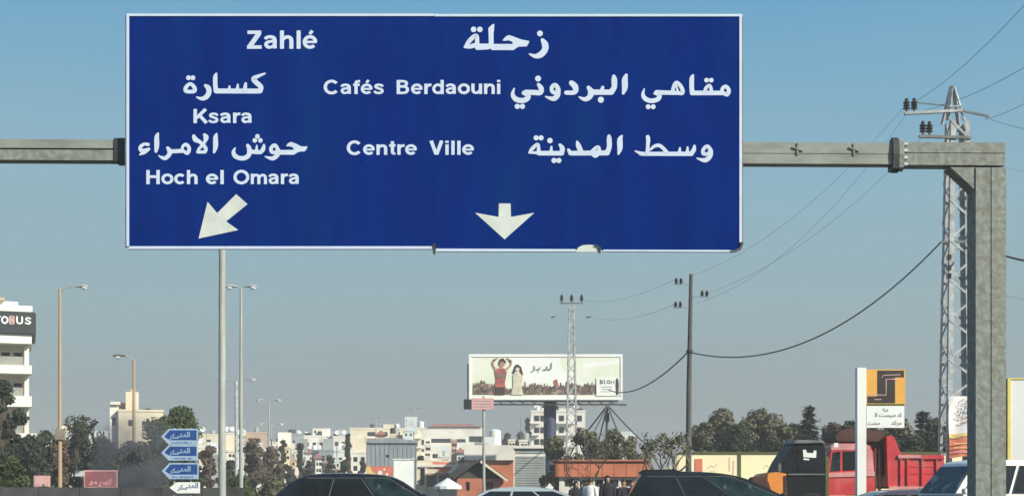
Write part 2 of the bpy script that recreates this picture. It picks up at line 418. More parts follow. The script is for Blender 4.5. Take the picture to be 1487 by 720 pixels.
# ------------------------------------------------------------------ ground, road
g = MB().add([(-3000, -400, 0), (3000, -400, 0), (3000, 4000, 0), (-3000, 4000, 0)], [(0, 1, 2, 3)]).build('ground', 'ground'); tag(g, kind='structure')
rd = MB().add([(-9, -60, .004), (9, -60, .004), (11, 400, .004), (-24, 400, .004)], [(0, 1, 2, 3)]).build('road', 'asphalt'); tag(rd, kind='structure')
rc = MB().add([(9.0, 26, .006), (60, 26, .006), (60, 50, .006), (9.1, 50, .006)], [(0, 1, 2, 3)]).build('side_road', 'asphalt'); tag(rc, kind='structure')
ml = MB()
for lane in (-3.2, 3.2):
    for k in range(24):
        y0 = -10 + k * 8; x = lane * 1.0
        ml.add([(x - .07, y0, .010), (x + .07, y0, .010), (x + .07, y0 + 3, .010), (x - .07, y0 + 3, .010)], [(0, 1, 2, 3)])
tag(ml.build('lane_markings', 'paint_line'), kind='structure')
pv = MB().box(9.05, 11.5, -40, 25.8, -.1, .13).box(11.3, 14, 50.2, 300, -.1, .13)
tag(pv.build('pavement', 'concrete'), kind='structure')

# ------------------------------------------------------------------ gantry with the blue direction sign
YG = 22.0
def ztilt(px, py): return py + (px - 186) * 0.0048        # the beam runs very slightly downhill to the right
gan = thing('sign_gantry', 'weathered grey galvanised gantry beam and post carrying the big blue sign', 'gantry', (X(1438, YG), YG, 0))
def gp(px, py, y): return Vector((X(px, YG), y, Z(py, YG)))
def slab(px0, px1, pt, pb, y0, y1, name, m, tilt=True):
    mb = MB(); t = (lambda a, b: ztilt(a, b)) if tilt else (lambda a, b: b)
    vs = []
    for y in (y0, y1):
        vs += [gp(px0, t(px0, pb), y), gp(px1, t(px1, pb), y), gp(px1, t(px1, pt), y), gp(px0, t(px0, pt), y)]
    mb.add(vs, [(0, 1, 2, 3), (7, 6, 5, 4), (0, 4, 5, 1), (1, 5, 6, 2), (2, 6, 7, 3), (3, 7, 4, 0)])
    return mb.build(name, m, gan)
slab(-420, 168, 203, 215.5, YG, YG + .26, 'upper_beam', 'galv_smooth')
slab(-420, 168, 218, 233, YG, YG + .26, 'lower_beam', 'galv')
slab(-420, 168, 215.5, 218, YG + .03, YG + .22, 'beam_web', 'galv_dark')
slab(168, 1297, 202, 218, YG + .002, YG + .24, 'upper_beam', 'galv_smooth')
slab(168, 1297, 219, 233, YG + .002, YG + .24, 'lower_beam', 'galv_smooth')
slab(168, 1297, 217.6, 219.4, YG + .012, YG + .22, 'beam_web', 'galv')
slab(166, 184, 201, 234.5, YG - .02, YG + .3, 'splice_plate', 'galv_dark')
slab(1312, 1460, 206-5, 221-5, YG, YG + .3, 'upper_beam', 'galv')
slab(1312, 1460, 223-5, 240-6, YG, YG + .3, 'lower_beam', 'galv')
slab(1312, 1459, 220.5-5, 223.5-5, YG + .012, YG + .28, 'beam_web', 'galv')
# flange coupling: two octagonal-ish plates, dark in the joint
def flange(px0, px1, m, grow):
    c = ztilt(1303, 219); mb = MB()
    poly = [(-.15, -.30), (0, -.34), (.15, -.30)]
    vs = []
    for px in (px0, px1):
        for a, b in ((-.16, -.24), (.0, -.30), (.34, -.24), (.42, 0), (.34, .24), (.0, .30), (-.16, .24), (-.2, 0)):
            vs.append(Vector((X(px, YG), YG + .06 + a * grow * .6, Z(c, YG) + b * grow)))
    n = 8
    mb.add(vs, [list(range(n)), list(range(2 * n - 1, n - 1, -1))] + [[i, (i + 1) % n, (i + 1) % n + n, i + n] for i in range(n)])
    return mb.build('flange', m, gan)
flange(1296, 1305, 'galv_dark', 1.0); flange(1305.4, 1312, 'galv', .92)
bolt = MB().lathe([(.018, -.03), (.03, -.03), (.03, .03), (.018, .03)], 6).mesh('bolt', 'alu')
for z_ in (-.17, -.06, .06, .17):
    o = shared('bolt', bolt, gan, gp(1315, ztilt(1303, 219), YG - .01) + Vector((0, 0, z_)) - wloc(gan), (0, R(90), 0))
# post: two channels side by side, open dark web on its left flank
def vslab(px0, px1, pt, pb, y0, y1, name, m):
    MB().box(X(px0, YG), X(px1, YG), y0, y1, Z(pb, YG), Z(pt, YG)).build(name, m, gan)
zb = HOR + H * F / YG
vslab(1417, 1437, 243.2, zb, YG, YG + .42, 'post_channel', 'galv')
vslab(1440, 1461, 243.2, zb, YG, YG + .42, 'post_channel', 'galv')
vslab(1437, 1440, 243.2, zb, YG + .012, YG + .38, 'post_web', 'galv')
vslab(1405, 1473, zb - 3, zb, YG - .12, YG + .55, 'base_plate', 'galv')
gus = MB().prism([(X(1380, YG), Z(242.5, YG)), (X(1416.5, YG), Z(242.5, YG)), (X(1416.5, YG), Z(276, YG)), (X(1411, YG), Z(270, YG)), (X(1386, YG), Z(247, YG))], YG + .02, YG + .36)
gus.build('corner_gusset', 'galv', gan)
# a little bracket and stains standing on the beam
for bx in (1158, 1240):
    mb = MB(); c = gp(bx, ztilt(bx, 212), YG - .01)
    mb.bar(c + Vector((-.09, 0, .03)), c + Vector((.09, 0, -.03)), .03, .02); mb.bar(c + Vector((0, 0, -.1)), c + Vector((0, 0, .1)), .03, .02)
    mb.build('clip_bracket', 'galv', gan)
# hangers behind the sign
for px in (260, 420, 585, 740, 900, 1010):
    mb = MB().box(X(px, YG) - .05, X(px, YG) + .05, YG - .10, YG - .003, Z(352, YG), Z(30, YG)); mb.build('hanger_bracket', 'galv', gan)

YS = YG - .16
sg = thing('direction_sign', 'large dark blue overhead road sign with white Arabic and French place names and two arrows', 'road sign', (X(631, YS), YS, Z(362, YS)))
def sx_(px): return X(px, YS)
def sz_(py): return Z(py, YS)
def panel(px0, px1, pt, pb, notch=None):
    pts = [(sx_(px0), sz_(pt)), (sx_(px1), sz_(pt))]
    bot = [(px1, pb)] + (notch or []) + [(px0, pb)]
    pts += [(sx_(a), sz_(b)) for a, b in bot]
    return MB().prism(pts, YS, YS + .05).build('panel', 'sign_blue', sg)
panel(187, 630.6, 23, 359)
panel(630.75, 1076, 23.5, 362.5, [(874, 362.5), (872, 358), (866, 355.5), (857, 354.2), (846, 355), (840, 358), (837, 362.5)])
def edge(px0, px1, pt, pb, m='sign_white', y=YS - .012, d=.075, name='border'):
    return MB().box(sx_(px0), sx_(px1), y, y + d, sz_(pb), sz_(pt)).build(name, m, sg)
edge(184, 630.3, 20.5, 24); edge(631, 1078, 21, 24.5)
edge(184, 187.6, 24.0, 359.5); edge(1073.6, 1077.4, 24.5, 352)
edge(181.4, 183.7, 22, 360, 'alu', YS + .01, .05, 'side_rail'); edge(1077.7, 1079, 24, 355, 'steel_grey', YS + .0, .05, 'side_rail')
edge(184, 627.5, 357.6, 361.6)
MB().prism([(sx_(633), sz_(365)), (sx_(836), sz_(365.3)), (sx_(836), sz_(361.8)), (sx_(633), sz_(361))], YS - .012, YS + .06).build('border', 'sign_white', sg)
MB().prism([(sx_(876), sz_(365)), (sx_(1060), sz_(366)), (sx_(1060), sz_(363)), (sx_(876), sz_(362.6))], YS - .012, YS + .06).build('border', 'sign_white', sg)
# crumpled corner and bent-up tab
cr_ = MB()
pts = [(1060, 366), (1068, 365), (1075, 361), (1078, 352)]
for a, b in zip(pts, pts[1:]): cr_.bar(Vector((sx_(a[0]), YS - .01, sz_(a[1]))), Vector((sx_(b[0]), YS - .03, sz_(b[1]))), .045, .03)
cr_.build('bent_corner', 'steel_grey', sg)
dome = [(836, 366)] + [(855 + 18 * math.cos(R(a)), 365 - 9.5 * math.sin(R(a))) for a in range(170, 5, -15)] + [(874, 366)]
MB().prism([(sx_(a), sz_(b)) for a, b in dome], YS - .018, YS + .012).build('bent_tab', 'sign_arrow', sg)
hk = MB(); pp = [(864, 356), (869, 357.5), (871, 361), (870.5, 368)]
for a, b in zip(pp, pp[1:]): hk.bar(Vector((sx_(a[0]), YS - .03, sz_(a[1]))), Vector((sx_(b[0]), YS - .03, sz_(b[1]))), .035, .02)
hk.build('hook', 'galv_dark', sg)
MB().prism([(sx_(627.6), sz_(354)), (sx_(633), sz_(354)), (sx_(632), sz_(369)), (sx_(629), sz_(369))], YS - .02, YS + .02).build('joint_clip', 'galv_dark', sg)
def word_ink(ox, oy, k):
    return Ink(YS - .001, lambda u, v: (sx_(ox + u * k), sz_(oy + v * k)))
def arabic(ox, oy, k, items):
    ink = word_ink(ox, oy, k)
    for it in items:
        t, pts = it[0], it[1]
        if t == 'R': ink.ribbon(pts)
        elif t == 'L': ink.ribbon(pts, smooth=False)
        elif t == 'C': ink.ribbon(pts, closed=True)
        elif t == 'P': ink.poly(pts)
        elif t == 'D':
            for p in pts: ink.blob(*p)
    return ink.build('lettering', 'sign_white', sg)
# زحلة
arabic(660, 30, .10087, [
 ('P', [(690, 292), (718, 252), (760, 218), (790, 214), (830, 226), (960, 275), (1078, 298), (1062, 340), (1040, 375), (930, 378), (895, 395), (850, 428), (540, 428), (530, 340), (832, 340), (842, 322), (815, 300), (775, 288), (730, 295)]),
 ('P', [(488, 110), (545, 58), (575, 52), (562, 200), (566, 428), (540, 428), (520, 410), (496, 395)]),
 ('P', [(298, 405), (312, 335), (530, 335), (530, 402), (488, 418), (318, 428)]),
 ('R', [(150, 383, 28), (200, 315, 60), (265, 245, 62), (318, 222, 56), (326, 300, 62), (322, 385, 66)]),
 ('R', [(145, 385, 30), (230, 376, 62), (315, 350, 56)]),
 ('R', [(1268, 285, 56), (1302, 345, 92), (1304, 420, 88), (1240, 495, 86), (1160, 515, 60), (1080, 485, 22)]),
 ('D', [(275, 132, 84), (365, 132, 84), (1230, 190, 88)])])
# كسارة
arabic(260, 95, .09415, [
 ('C', [(172, 288, 52), (232, 335, 60), (240, 395, 62), (172, 408, 56), (105, 395, 62), (108, 340, 60)]),
 ('R', [(408, 315, 50), (450, 350, 78), (462, 420, 76), (420, 488, 76), (350, 516, 56), (272, 492, 22)]),
 ('R', [(575, 132, 34), (560, 180, 66), (560, 300, 68), (572, 398, 76)]),
 ('L', [(572, 398, 76), (1250, 400, 76)]),
 ('L', [(778, 325, 28), (778, 385, 56)]), ('L', [(908, 298, 28), (900, 385, 60)]), ('L', [(1028, 285, 44), (1015, 390, 70)]),
 ('R', [(1325, 130, 26), (1230, 168, 50), (1150, 210, 70), (1192, 268, 76), (1262, 335, 76), (1250, 400, 76)]),
 ('D', [(148, 196, 78), (215, 196, 78)])])
# الامراء
arabic(195, 190, .08742, [
 ('R', [(1368, 55, 36), (1350, 115, 76), (1350, 260, 80), (1325, 358, 40)]),
 ('R', [(988, 88, 56), (1015, 145, 84), (1080, 180, 62), (1148, 240, 60), (1190, 300, 60), (1175, 352, 56)]),
 ('R', [(1165, 68, 50), (1192, 110, 88), (1172, 185, 50), (1130, 245, 48), (1080, 295, 48), (1055, 352, 50)]),
 ('L', [(1055, 354, 52), (1175, 354, 52)]),
 ('C', [(862, 228, 56), (912, 290, 60), (885, 372, 62), (805, 325, 50), (808, 262, 50)]),
 ('L', [(800, 335, 66), (595, 345, 66)]),
 ('R', [(555, 285, 50), (590, 340, 80), (580, 400, 70), (520, 455, 66), (465, 448, 50), (408, 415, 20)]),
 ('R', [(395, 50, 40), (375, 115, 76), (375, 255, 80), (362, 345, 50)]),
 ('R', [(232, 230, 56), (165, 225, 50), (108, 268, 62), (108, 322, 60), (170, 330, 60), (245, 305, 46)]),
 ('R', [(235, 322, 40), (165, 362, 62), (95, 398, 26)])])
# حوش
arabic(325, 190, .08742, [
 ('P', [(1035, 258), (1065, 208), (1120, 185), (1200, 215), (1290, 262), (1392, 260), (1370, 315), (1340, 345), (1290, 345), (1240, 352), (1165, 398), (900, 398), (900, 320), (1150, 318), (1168, 300), (1130, 268), (1080, 258)]),
 ('C', [(845, 240, 60), (892, 300, 60), (870, 352, 60), (800, 356, 56), (785, 290, 60)]),
 ('R', [(905, 320, 66), (890, 400, 76), (820, 458, 70), (750, 450, 50), (688, 428, 20)]),
 ('R', [(668, 235, 36), (655, 300, 70), (618, 352, 64), (560, 355, 70), (490, 350, 70), (430, 340, 60)]),
 ('L', [(548, 245, 26), (545, 335, 56)]),
 ('R', [(398, 245, 56), (425, 305, 78), (418, 400, 76), (350, 452, 76), (260, 455, 72), (185, 415, 76), (162, 350, 60), (192, 285, 20)]),
 ('D', [(560, 95, 80), (515, 162, 80), (608, 162, 80)])])
# البردوني
arabic(735, 100, .12441, [
 ('R', [(1402, 75, 36), (1385, 130, 66), (1385, 220, 66), (1366, 288, 32)]),
 ('R', [(1257, 90, 42), (1262, 130, 66), (1260, 220, 62), (1222, 275, 66)]),
 ('L', [(1230, 275, 62), (995, 275, 62)]), ('L', [(1128, 218, 36), (1110, 270, 50)]),
 ('R', [(962, 222, 46), (990, 270, 70), (975, 328, 62), (920, 358, 50), (852, 332, 18)]),
 ('R', [(762, 168, 60), (802, 205, 70), (812, 255, 60), (785, 280, 52), (700, 281, 48)]),
 ('C', [(572, 192, 50), (608, 245, 55), (590, 282, 50), (540, 270, 45), (532, 222, 45)]),
 ('R', [(605, 240, 56), (600, 310, 60), (550, 352, 56), (462, 328, 18)]),
 ('R', [(378, 188, 40), (408, 232, 60), (398, 280, 60), (330, 280, 60), (230, 276, 58)]),
 ('R', [(205, 285, 50), (255, 312, 58), (245, 352, 60), (185, 374, 60), (110, 355, 60), (76, 300, 45), (95, 232, 15)]),
 ('D', [(372, 118, 72), (130, 442, 64), (190, 442, 64), (1105, 365, 74)])])
# مقاهي
arabic(920, 100, .10087, [
 ('C', [(1328, 258, 55), (1372, 310, 56), (1345, 372, 60), (1280, 335, 50), (1280, 285, 50)]),
 ('L', [(1290, 350, 64), (840, 350, 66)]),
 ('C', [(1090, 242, 48), (1118, 300, 50), (1100, 345, 50), (1035, 340, 50), (1040, 285, 50)]),
 ('R', [(855, 98, 36), (838, 150, 66), (838, 280, 66), (845, 350, 72)]),
 ('R', [(560, 345, 54), (580, 255, 52), (622, 200, 52), (690, 270, 56), (702, 350, 60), (620, 348, 54), (540, 345, 60)]),
 ('L', [(615, 245, 28), (640, 340, 30)]),
 ('L', [(610, 350, 60), (330, 342, 66)]),
 ('R', [(300, 358, 30), (368, 382, 66), (350, 440, 66), (250, 465, 66), (165, 430, 66), (135, 370, 50), (155, 290, 15)]),
 ('D', [(1050, 168, 70), (1118, 168, 70), (210, 550, 74), (282, 550, 74)])])
# المدينة
arabic(755, 185, .1076, [
 ('R', [(1375, 118, 30), (1350, 170, 70), (1350, 280, 70), (1330, 358, 30)]),
 ('R', [(1203, 122, 50), (1205, 165, 66), (1205, 270, 66), (1175, 345, 70)]),
 ('L', [(1180, 346, 68), (680, 350, 62)]),
 ('C', [(1052, 265, 44), (1068, 330, 50), (1020, 388, 50), (972, 335, 50)]),
 ('R', [(772, 195, 30), (790, 250, 68), (830, 340, 62)]), ('L', [(655, 305, 40), (682, 350, 60)]),
 ('R', [(540, 238, 40), (572, 285, 66), (562, 350, 66)]), ('L', [(565, 352, 62), (255, 350, 62)]), ('L', [(425, 265, 28), (420, 340, 50)]),
 ('R', [(125, 345, 26), (165, 292, 50), (238, 230, 42), (252, 290, 46), (250, 350, 60)]), ('L', [(125, 344, 28), (235, 344, 42)]),
 ('D', [(405, 182, 76), (218, 145, 72), (285, 145, 72), (460, 450, 74), (525, 450, 74)])])
# وسط
arabic(910, 185, .09415, [
 ('C', [(1240, 292, 55), (1288, 345, 60), (1262, 402, 52), (1185, 408, 56), (1182, 345, 55)]),
 ('R', [(1300, 355, 60), (1288, 440, 70), (1212, 508, 70), (1085, 478, 20)]),
 ('R', [(1045, 290, 42), (1035, 350, 66), (990, 408, 66)]), ('L', [(1000, 410, 66), (215, 410, 62)]),
 ('L', [(940, 308, 28), (935, 385, 56)]), ('L', [(822, 318, 28), (815, 385, 56)]),
 ('R', [(365, 345, 36), (430, 292, 50), (500, 282, 56), (560, 322, 56), (618, 388, 60)]),
 ('R', [(325, 150, 62), (332, 200, 62), (325, 300, 56), (320, 400, 60)]), ('L', [(132, 368, 20), (225, 408, 62)])])
def french(*words):
    for wd in words:
        ink = Ink(YS - .001, lambda u, v: (sx_(u), sz_(v))); latin(ink, *wd)
        ink.build('lettering', 'sign_white', sg)
french(('Zahlé', 356.5, 461.5, 71.3, 26.5))
french(('Ksara', 281.5, 365, 179, 20.5))
french(('Hoch', 213, 286.5, 267.5, 20.5), ('el', 299.5, 324.5, 267.5, 20.5), ('Omara', 339.5, 433.5, 267.5, 20.5))
french(('Cafés', 470.5, 557.5, 137, 20.5), ('Berdaouni', 576.5, 726, 137, 20.5))
french(('Centre', 504, 606, 225, 20.5), ('Ville', 624, 689, 225, 20.5))
def arrow(pts):
    MB().prism([(sx_(a), sz_(b)) for a, b in pts], YS - .004, YS + .01).build('arrow', 'sign_arrow', sg)
arrow([(288.5, 346.3), (301.5, 293), (315.5, 309.5), (343, 282), (359.5, 296.5), (328.5, 321.5), (346, 334)])
arrow([(732.8, 347.5), (690, 309), (724, 315), (724.5, 295.5), (741.5, 295.5), (742, 315), (776, 309)])
# ------------------------------------------------------------------ street lamps
def cobra(root, top, dirx, arm, hs=1.0, rise=.35, white=True):
    t = Vector(top); e = t + Vector((dirx * arm, 0, rise))
    am = MB().tube([t + Vector((0, 0, -.15)), t + Vector((dirx * arm * .35, 0, rise * .5)), e], [.055 * hs, .045 * hs, .04 * hs], 8).build('arm', 'pole_grey', root, smooth=True)
    h = MB()
    pts = [e + Vector((dirx * k * hs, 0, z * hs)) for k, z in ((-.05, 0), (.15, .03), (.45, .05), (.75, .02), (.86, -.02))]
    h.tube(pts, [.05 * hs, .12 * hs, .17 * hs, .14 * hs, .03 * hs], 10, sq=.6)
    hd = h.build('lamp_head', 'steel_grey' if not white else 'alu', root, smooth=True)
    gl = MB().tube([e + Vector((dirx * k * hs, 0, z * hs)) for k, z in ((.28, -.05), (.45, -.09), (.65, -.08), (.78, -.04))], [.03 * hs, .13 * hs, .13 * hs, .03 * hs], 10, sq=.8)
    off = wloc(hd) ; gl.build('lens', 'lamp_glass', hd, smooth=True)
def lamp(px, pytop, Y, dirs, label, m='pole_grey', r0=.11, r1=.065, arm=.75, hs=1.0, group='street lamps along the road', white=True, rise=.3):
    x = X(px, Y); zt = Z(pytop, Y)
    t = thing('street_lamp', label, 'street lamp', (x, Y, 0), 0, group)
    MB().tube([(x, Y, 0), (x, Y, zt * .5), (x, Y, zt)], [r0, (r0 + r1) / 2, r1], 14).build('pole', m, t, smooth=True)
    MB().lathe([(r0 * 1.9, 0), (r0 * 1.9, .25), (r0 * 1.2, .45), (r0 * 1.1, .46)], 12, (x, Y, 0)).build('base', m, t, smooth=True)
    for d in dirs: cobra(t, (x, Y, zt), d, arm, hs, rise, white)
    return t
lamp(322.5, 318, 42, (-1, 1), 'thick grey lamp pole rising behind the left end of the big blue sign', r0=.13, r1=.10, arm=1.1)
lamp(350, 419, 56, (-1, 1), 'slim grey lamp with two heads on opposite arms just right of the thick pole', r0=.10, r1=.05, arm=.16, rise=.08, hs=.62)
lamp(343, 553, 104, (-1, 1), 'pale short-looking double lamp standing between the thick pole and the slim double lamp', r0=.13, r1=.11, arm=.9, m='steel_white', rise=.12, hs=.8)
lamp(390.5, 583, 130, (-1, 1), 'small distant double lamp right of the slim double lamp above the brown tree', r0=.09, r1=.06, arm=.5, rise=.15, hs=.9)
lamp(394, 617, 179, (-1, 1), 'farthest tiny double lamp above the bare brown tree', r0=.09, r1=.07, arm=.8, rise=.15, hs=1.1)
t_ = lamp(87, 419, 57, (1,), 'tan lamp post on the left with one white head pointing right', m='pole_tan', r0=.10, r1=.055, arm=.72, rise=.08, group='tan single-arm lamps', hs=.62)
MB().box(X(81.5, 57), X(92.5, 57), 56.85, 57.25, Z(638, 57), Z(623, 57)).build('switch_box', 'bark_pale', t_)
lamp(194.5, 522, 88, (-1,), 'tan lamp post with a dark head pointing left in front of the cream house', m='pole_tan', r0=.12, r1=.09, arm=.55, rise=.25, group='tan single-arm lamps', white=False)
lamp(601, 594, 210, (-1, 1), 'distant double lamp above the flat roofs left of the billboard', r0=.10, r1=.08, arm=.5, rise=.1, hs=.9, white=False)
lamp(546, 608, 240, (-1, 1), 'very faint double lamp head over the yellowish apartment block', r0=.10, r1=.08, arm=.4, rise=.1, hs=.9, white=False)

# ------------------------------------------------------------------ buildings
def frame_window(wd, hg, fm='frame_dark', gm='glass', mull=1):
    """shared meshes of one window: frame and pane, centred, facing -y"""
    key = (round(wd, 2), round(hg, 2), fm, gm, mull)
    if key not in WC:
        f = MB(); t = .07; a, b = wd / 2, hg / 2
        f.box(-a, -a + t, 0, .08, -b, b).box(a - t, a, 0, .08, -b, b).box(-a + t, a - t, 0, .08, b - t, b).box(-a + t, a - t, 0, .08, -b, -b + t)
        for k in range(mull):
            x = -a + wd * (k + 1) / (mull + 1); f.box(x - .03, x + .03, .01, .07, -b + t, b - t)
        p = MB().box(-a + t * .5, a - t * .5, .035, .05, -b + t * .5, b - t * .5)
        WC[key] = (f.mesh('window', fm), p.mesh('pane', gm))
    return WC[key]
WC = {}
def facade(mb, x0, x1, z0, z1, y, holes, th=.22, flip=1):
    """front wall at y (outside), openings (hx0,hx1,hz0,hz1) with reveals going back th"""
    xs = sorted({x0, x1, *[h[0] for h in holes], *[h[1] for h in holes]}); zs = sorted({z0, z1, *[h[2] for h in holes], *[h[3] for h in holes]})
    for a, b in zip(xs, xs[1:]):
        for c, d in zip(zs, zs[1:]):
            mx_, mz = (a + b) / 2, (c + d) / 2
            if any(h[0] < mx_ < h[1] and h[2] < mz < h[3] for h in holes): continue
            mb.add([(a, y, c), (b, y, c), (b, y, d), (a, y, d)], [(0, 1, 2, 3)])
    for a, b, c, d in holes:
        yb = y + th
        mb.add([(a, y, c), (b, y, c), (b, y, d), (a, y, d), (a, yb, c), (b, yb, c), (b, yb, d), (a, yb, d)],
               [(1, 0, 4, 5), (2, 1, 5, 6), (3, 2, 6, 7), (0, 3, 7, 4)])
def block(root, x0, x1, z0, z1, y0, y1, m, wins=(), gm='glass', fm='frame_dark', mull=1, parapet=.0, name='wall', side=()):
    mb = MB(); facade(mb, x0, x1, z0, z1, y0, wins)
    mb.add([(x0, y0, z0), (x1, y0, z0), (x1, y0, z1), (x0, y0, z1), (x0, y1, z0), (x1, y1, z0), (x1, y1, z1), (x0, y1, z1)],
           [(4, 7, 6, 5), (0, 4, 5, 1), (0, 3, 7, 4), (1, 5, 6, 2), (3, 2, 6, 7)])
    wl = mb.build(name, m, root, local=True, fixn=False)
    for a, b, c, d in wins:
        f, p = frame_window(b - a - .004, d - c - .004, fm, gm, mull)
        o = shared('window', f, root, ((a + b) / 2, y0 + .13, (c + d) / 2)); shared('pane', p, o)
    for a, b, c, d in side:           # windows let into the right-hand wall as boxes 4 mm proud: (y range, z range)
        f, p = frame_window(b - a, d - c, fm, gm, mull)
        o = shared('window', f, root, (x1 + .02, (a + b) / 2, (c + d) / 2), (0, 0, R(90))); shared('pane', p, o)
    if parapet:
        MB().box(x0 - .08, x1 + .08, y0 - .08, y1 + .08, z1 + .002, z1 + parapet).build('roof', m, root, local=True)
    return wl
class Bd:
    """a building whose front is laid out in photo pixels at its own distance"""
    def __init__(s, name, label, cat, px0, px1, Y, depth=10, rz=0, group=None):
        s.Y = Y; s.d = depth
        edge = px1 if px1 < 743 else (px0 if px0 > 743 else 743.5)     # the street bends: every front is turned to face the road
        ang = R(rz) - math.atan((edge - 743.5) / F)
        s.c, s.s, s.ox = math.cos(ang), math.sin(ang), X(edge, Y)
        s.root = thing(name, label, cat, (s.ox, Y, 0), ang, group)
    def x(s, px):
        m = (px - 743.5) / F
        return (m * s.Y - s.ox) / (s.c - m * s.s)
    def z(s, py): return Z(py, s.Y)
    def blk(s, px0, px1, pt, pb, m, wins=(), y0=0, d=None, **kw):
        z0 = 0 if pb is None else s.z(pb)
        wn = [(s.x(a), s.x(b), s.z(dd), s.z(c)) for a, c, b, dd in wins]      # (px0, pytop, px1, pybottom)
        return block(s.root, s.x(px0), s.x(px1), z0, s.z(pt), y0, y0 + (d or s.d), m, wn, **kw)
    def box(s, px0, px1, pt, pb, y0, y1, m, name):
        return MB().box(s.x(px0), s.x(px1), y0, y1, 0 if pb is None else s.z(pb), s.z(pt)).build(name, m, s.root, local=True)
    def tank(s, px, pt, pb, r, y, m='tank_black'):
        z0, z1 = s.z(pb), s.z(pt)
        return MB().lathe([(r, z0), (r, z1 - .15), (r * .5, z1), (r * .2, z1 + .02)], 12, (s.x(px), y, 0)).build('water_tank', m, s.root, local=True, smooth=True)

# -- the white block on the far left with the dark sign band
b = Bd('apartment_building', 'tall white building with balconies and a dark lettered sign band at the left edge', 'building', -75, 38, 90, 14)
b.blk(-75, 38, 457, None, 'white_wall', [(a, y, a + 12, y + 16) for y in (512, 556, 600, 655) for a in (-60, -40, -20, 2, 20)], mull=1)
b.box(-70, 26, 433, 457.2, 2.0, 9, 'white_wall', 'roof_room')
b.box(-70, 6, 428.5, 432.8, 1.6, 9.4, 'tan_wall', 'roof_slab')
b.box(-76, 47, 448, 457, -1.5, 14.2, 'balcony_white', 'parapet')
bandm = MB(); prof = [(-76, 488), (50, 488), (52, 486), (52, 460), (50, 457.2), (-76, 457.2)]
bandm.prism([(b.x(p), b.z(q)) for p, q in prof], -1.75, 5).build('sign_band', 'band_dark', b.root, local=True)
ink = Ink(-1.76, lambda u, v: (b.x(u), b.z(v)))
# r o ▯ u s as on the band
for pts, sm in (([(-3.5, 474.5, 2), (-3.5, 465, 2)], 0), ([(-3.4, 469, 1.6), (-1.5, 465.8, 2), (1, 465.6, 2)], 1), (el(7.5, 470, 4, 4.4, 0, 360, 2.4, 12), 1),
                ([(25, 465, 2.4), (25.3, 472.5, 2.4), (28.5, 474, 2.2), (32, 472.5, 2.4), (32.2, 465, 2.4)], 1), ([(44, 466.6, 2), (40, 465.6, 2), (37.6, 467.8, 2), (41, 470, 2), (44.3, 472, 2), (41, 474.2, 2), (37, 473, 2)], 1)):
    ink.ribbon([(p[0], p[1], p[2]) for p in pts], smooth=bool(sm))
lt = ink.mb.build('lettering', 'poster_white', b.root, local=True, fixn=False)
ink = Ink(-1.76, lambda u, v: (b.x(u), b.z(v)))
ink.ribbon([(14.5, 464.5, 2), (14.5, 475, 2)], smooth=False, rnd_=False).ribbon([(20.5, 464.5, 2), (20.5, 475, 2)], smooth=False, rnd_=False).ribbon([(14.5, 464.6, 1.6), (20.5, 464.6, 1.6)], smooth=False, rnd_=False).ribbon([(14.5, 475, 1.6), (20.5, 475, 1.6)], smooth=False, rnd_=False).ribbon([(17.5, 466.5, 3), (17.5, 473, 3)], smooth=False, rnd_=False)
ink.mb.build('lettering', 'pink_sign', b.root, local=True, fixn=False)
b.box(-76, 46, 488.3, 502, -1.5, 4, 'balcony_white', 'fascia')
b.box(35.5, 42, 502.2, 690, -.9, -.3, 'white_wall', 'column')
for i, (t0, t1) in enumerate(((533, 545), (577, 592), (630, 640))):
    x1 = 46 if i < 2 else 53
    b.box(-76, x1, t0, t1, -1.55, -.001, 'balcony_white', 'balcony')
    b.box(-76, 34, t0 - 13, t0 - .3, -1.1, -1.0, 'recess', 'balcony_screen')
for k in range(5):
    b.box(40 + k * 2.6, 41.2 + k * 2.6, 640.3, 652, -1.5, -1.35, 'balcony_white', 'railing_post')
b.box(37, 53, 652.3, 656, -1.55, 0, 'balcony_white', 'canopy')
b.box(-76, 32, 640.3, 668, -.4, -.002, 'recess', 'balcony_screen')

# -- cream house with the square stair tower
b = Bd('cream_house', 'cream flat-roofed house with a tan stair tower and a shaded left wing', 'house', 172, 237, 150, 9)
b.blk(172, 237, 598, None, 'cream_wall', [(186, 610, 195, 619), (206, 612, 213, 618), (222, 610, 228, 617), (186, 640, 195, 650), (215, 640, 225, 650)], parapet=.25)
b.blk(182, 200.5, 568, 597.6, 'cream_wall', y0=1.5, d=4, name='stair_tower')
b.box(189, 195, 563, 567.8, 2, 4, 'tan_wall', 'vent')
b.blk(159, 171.8, 588, None, 'white_wall', [(162, 606, 168, 618)], y0=1.0, d=8, name='left_wing')
b.box(160, 174, 583.5, 587.6, .6, 6, 'white_wall', 'roof_slab')
b.box(174, 181, 583, 597.4, 3, 6, 'tan_wall', 'vent')
b.tank(214, 590, 597.5, .5, 4)

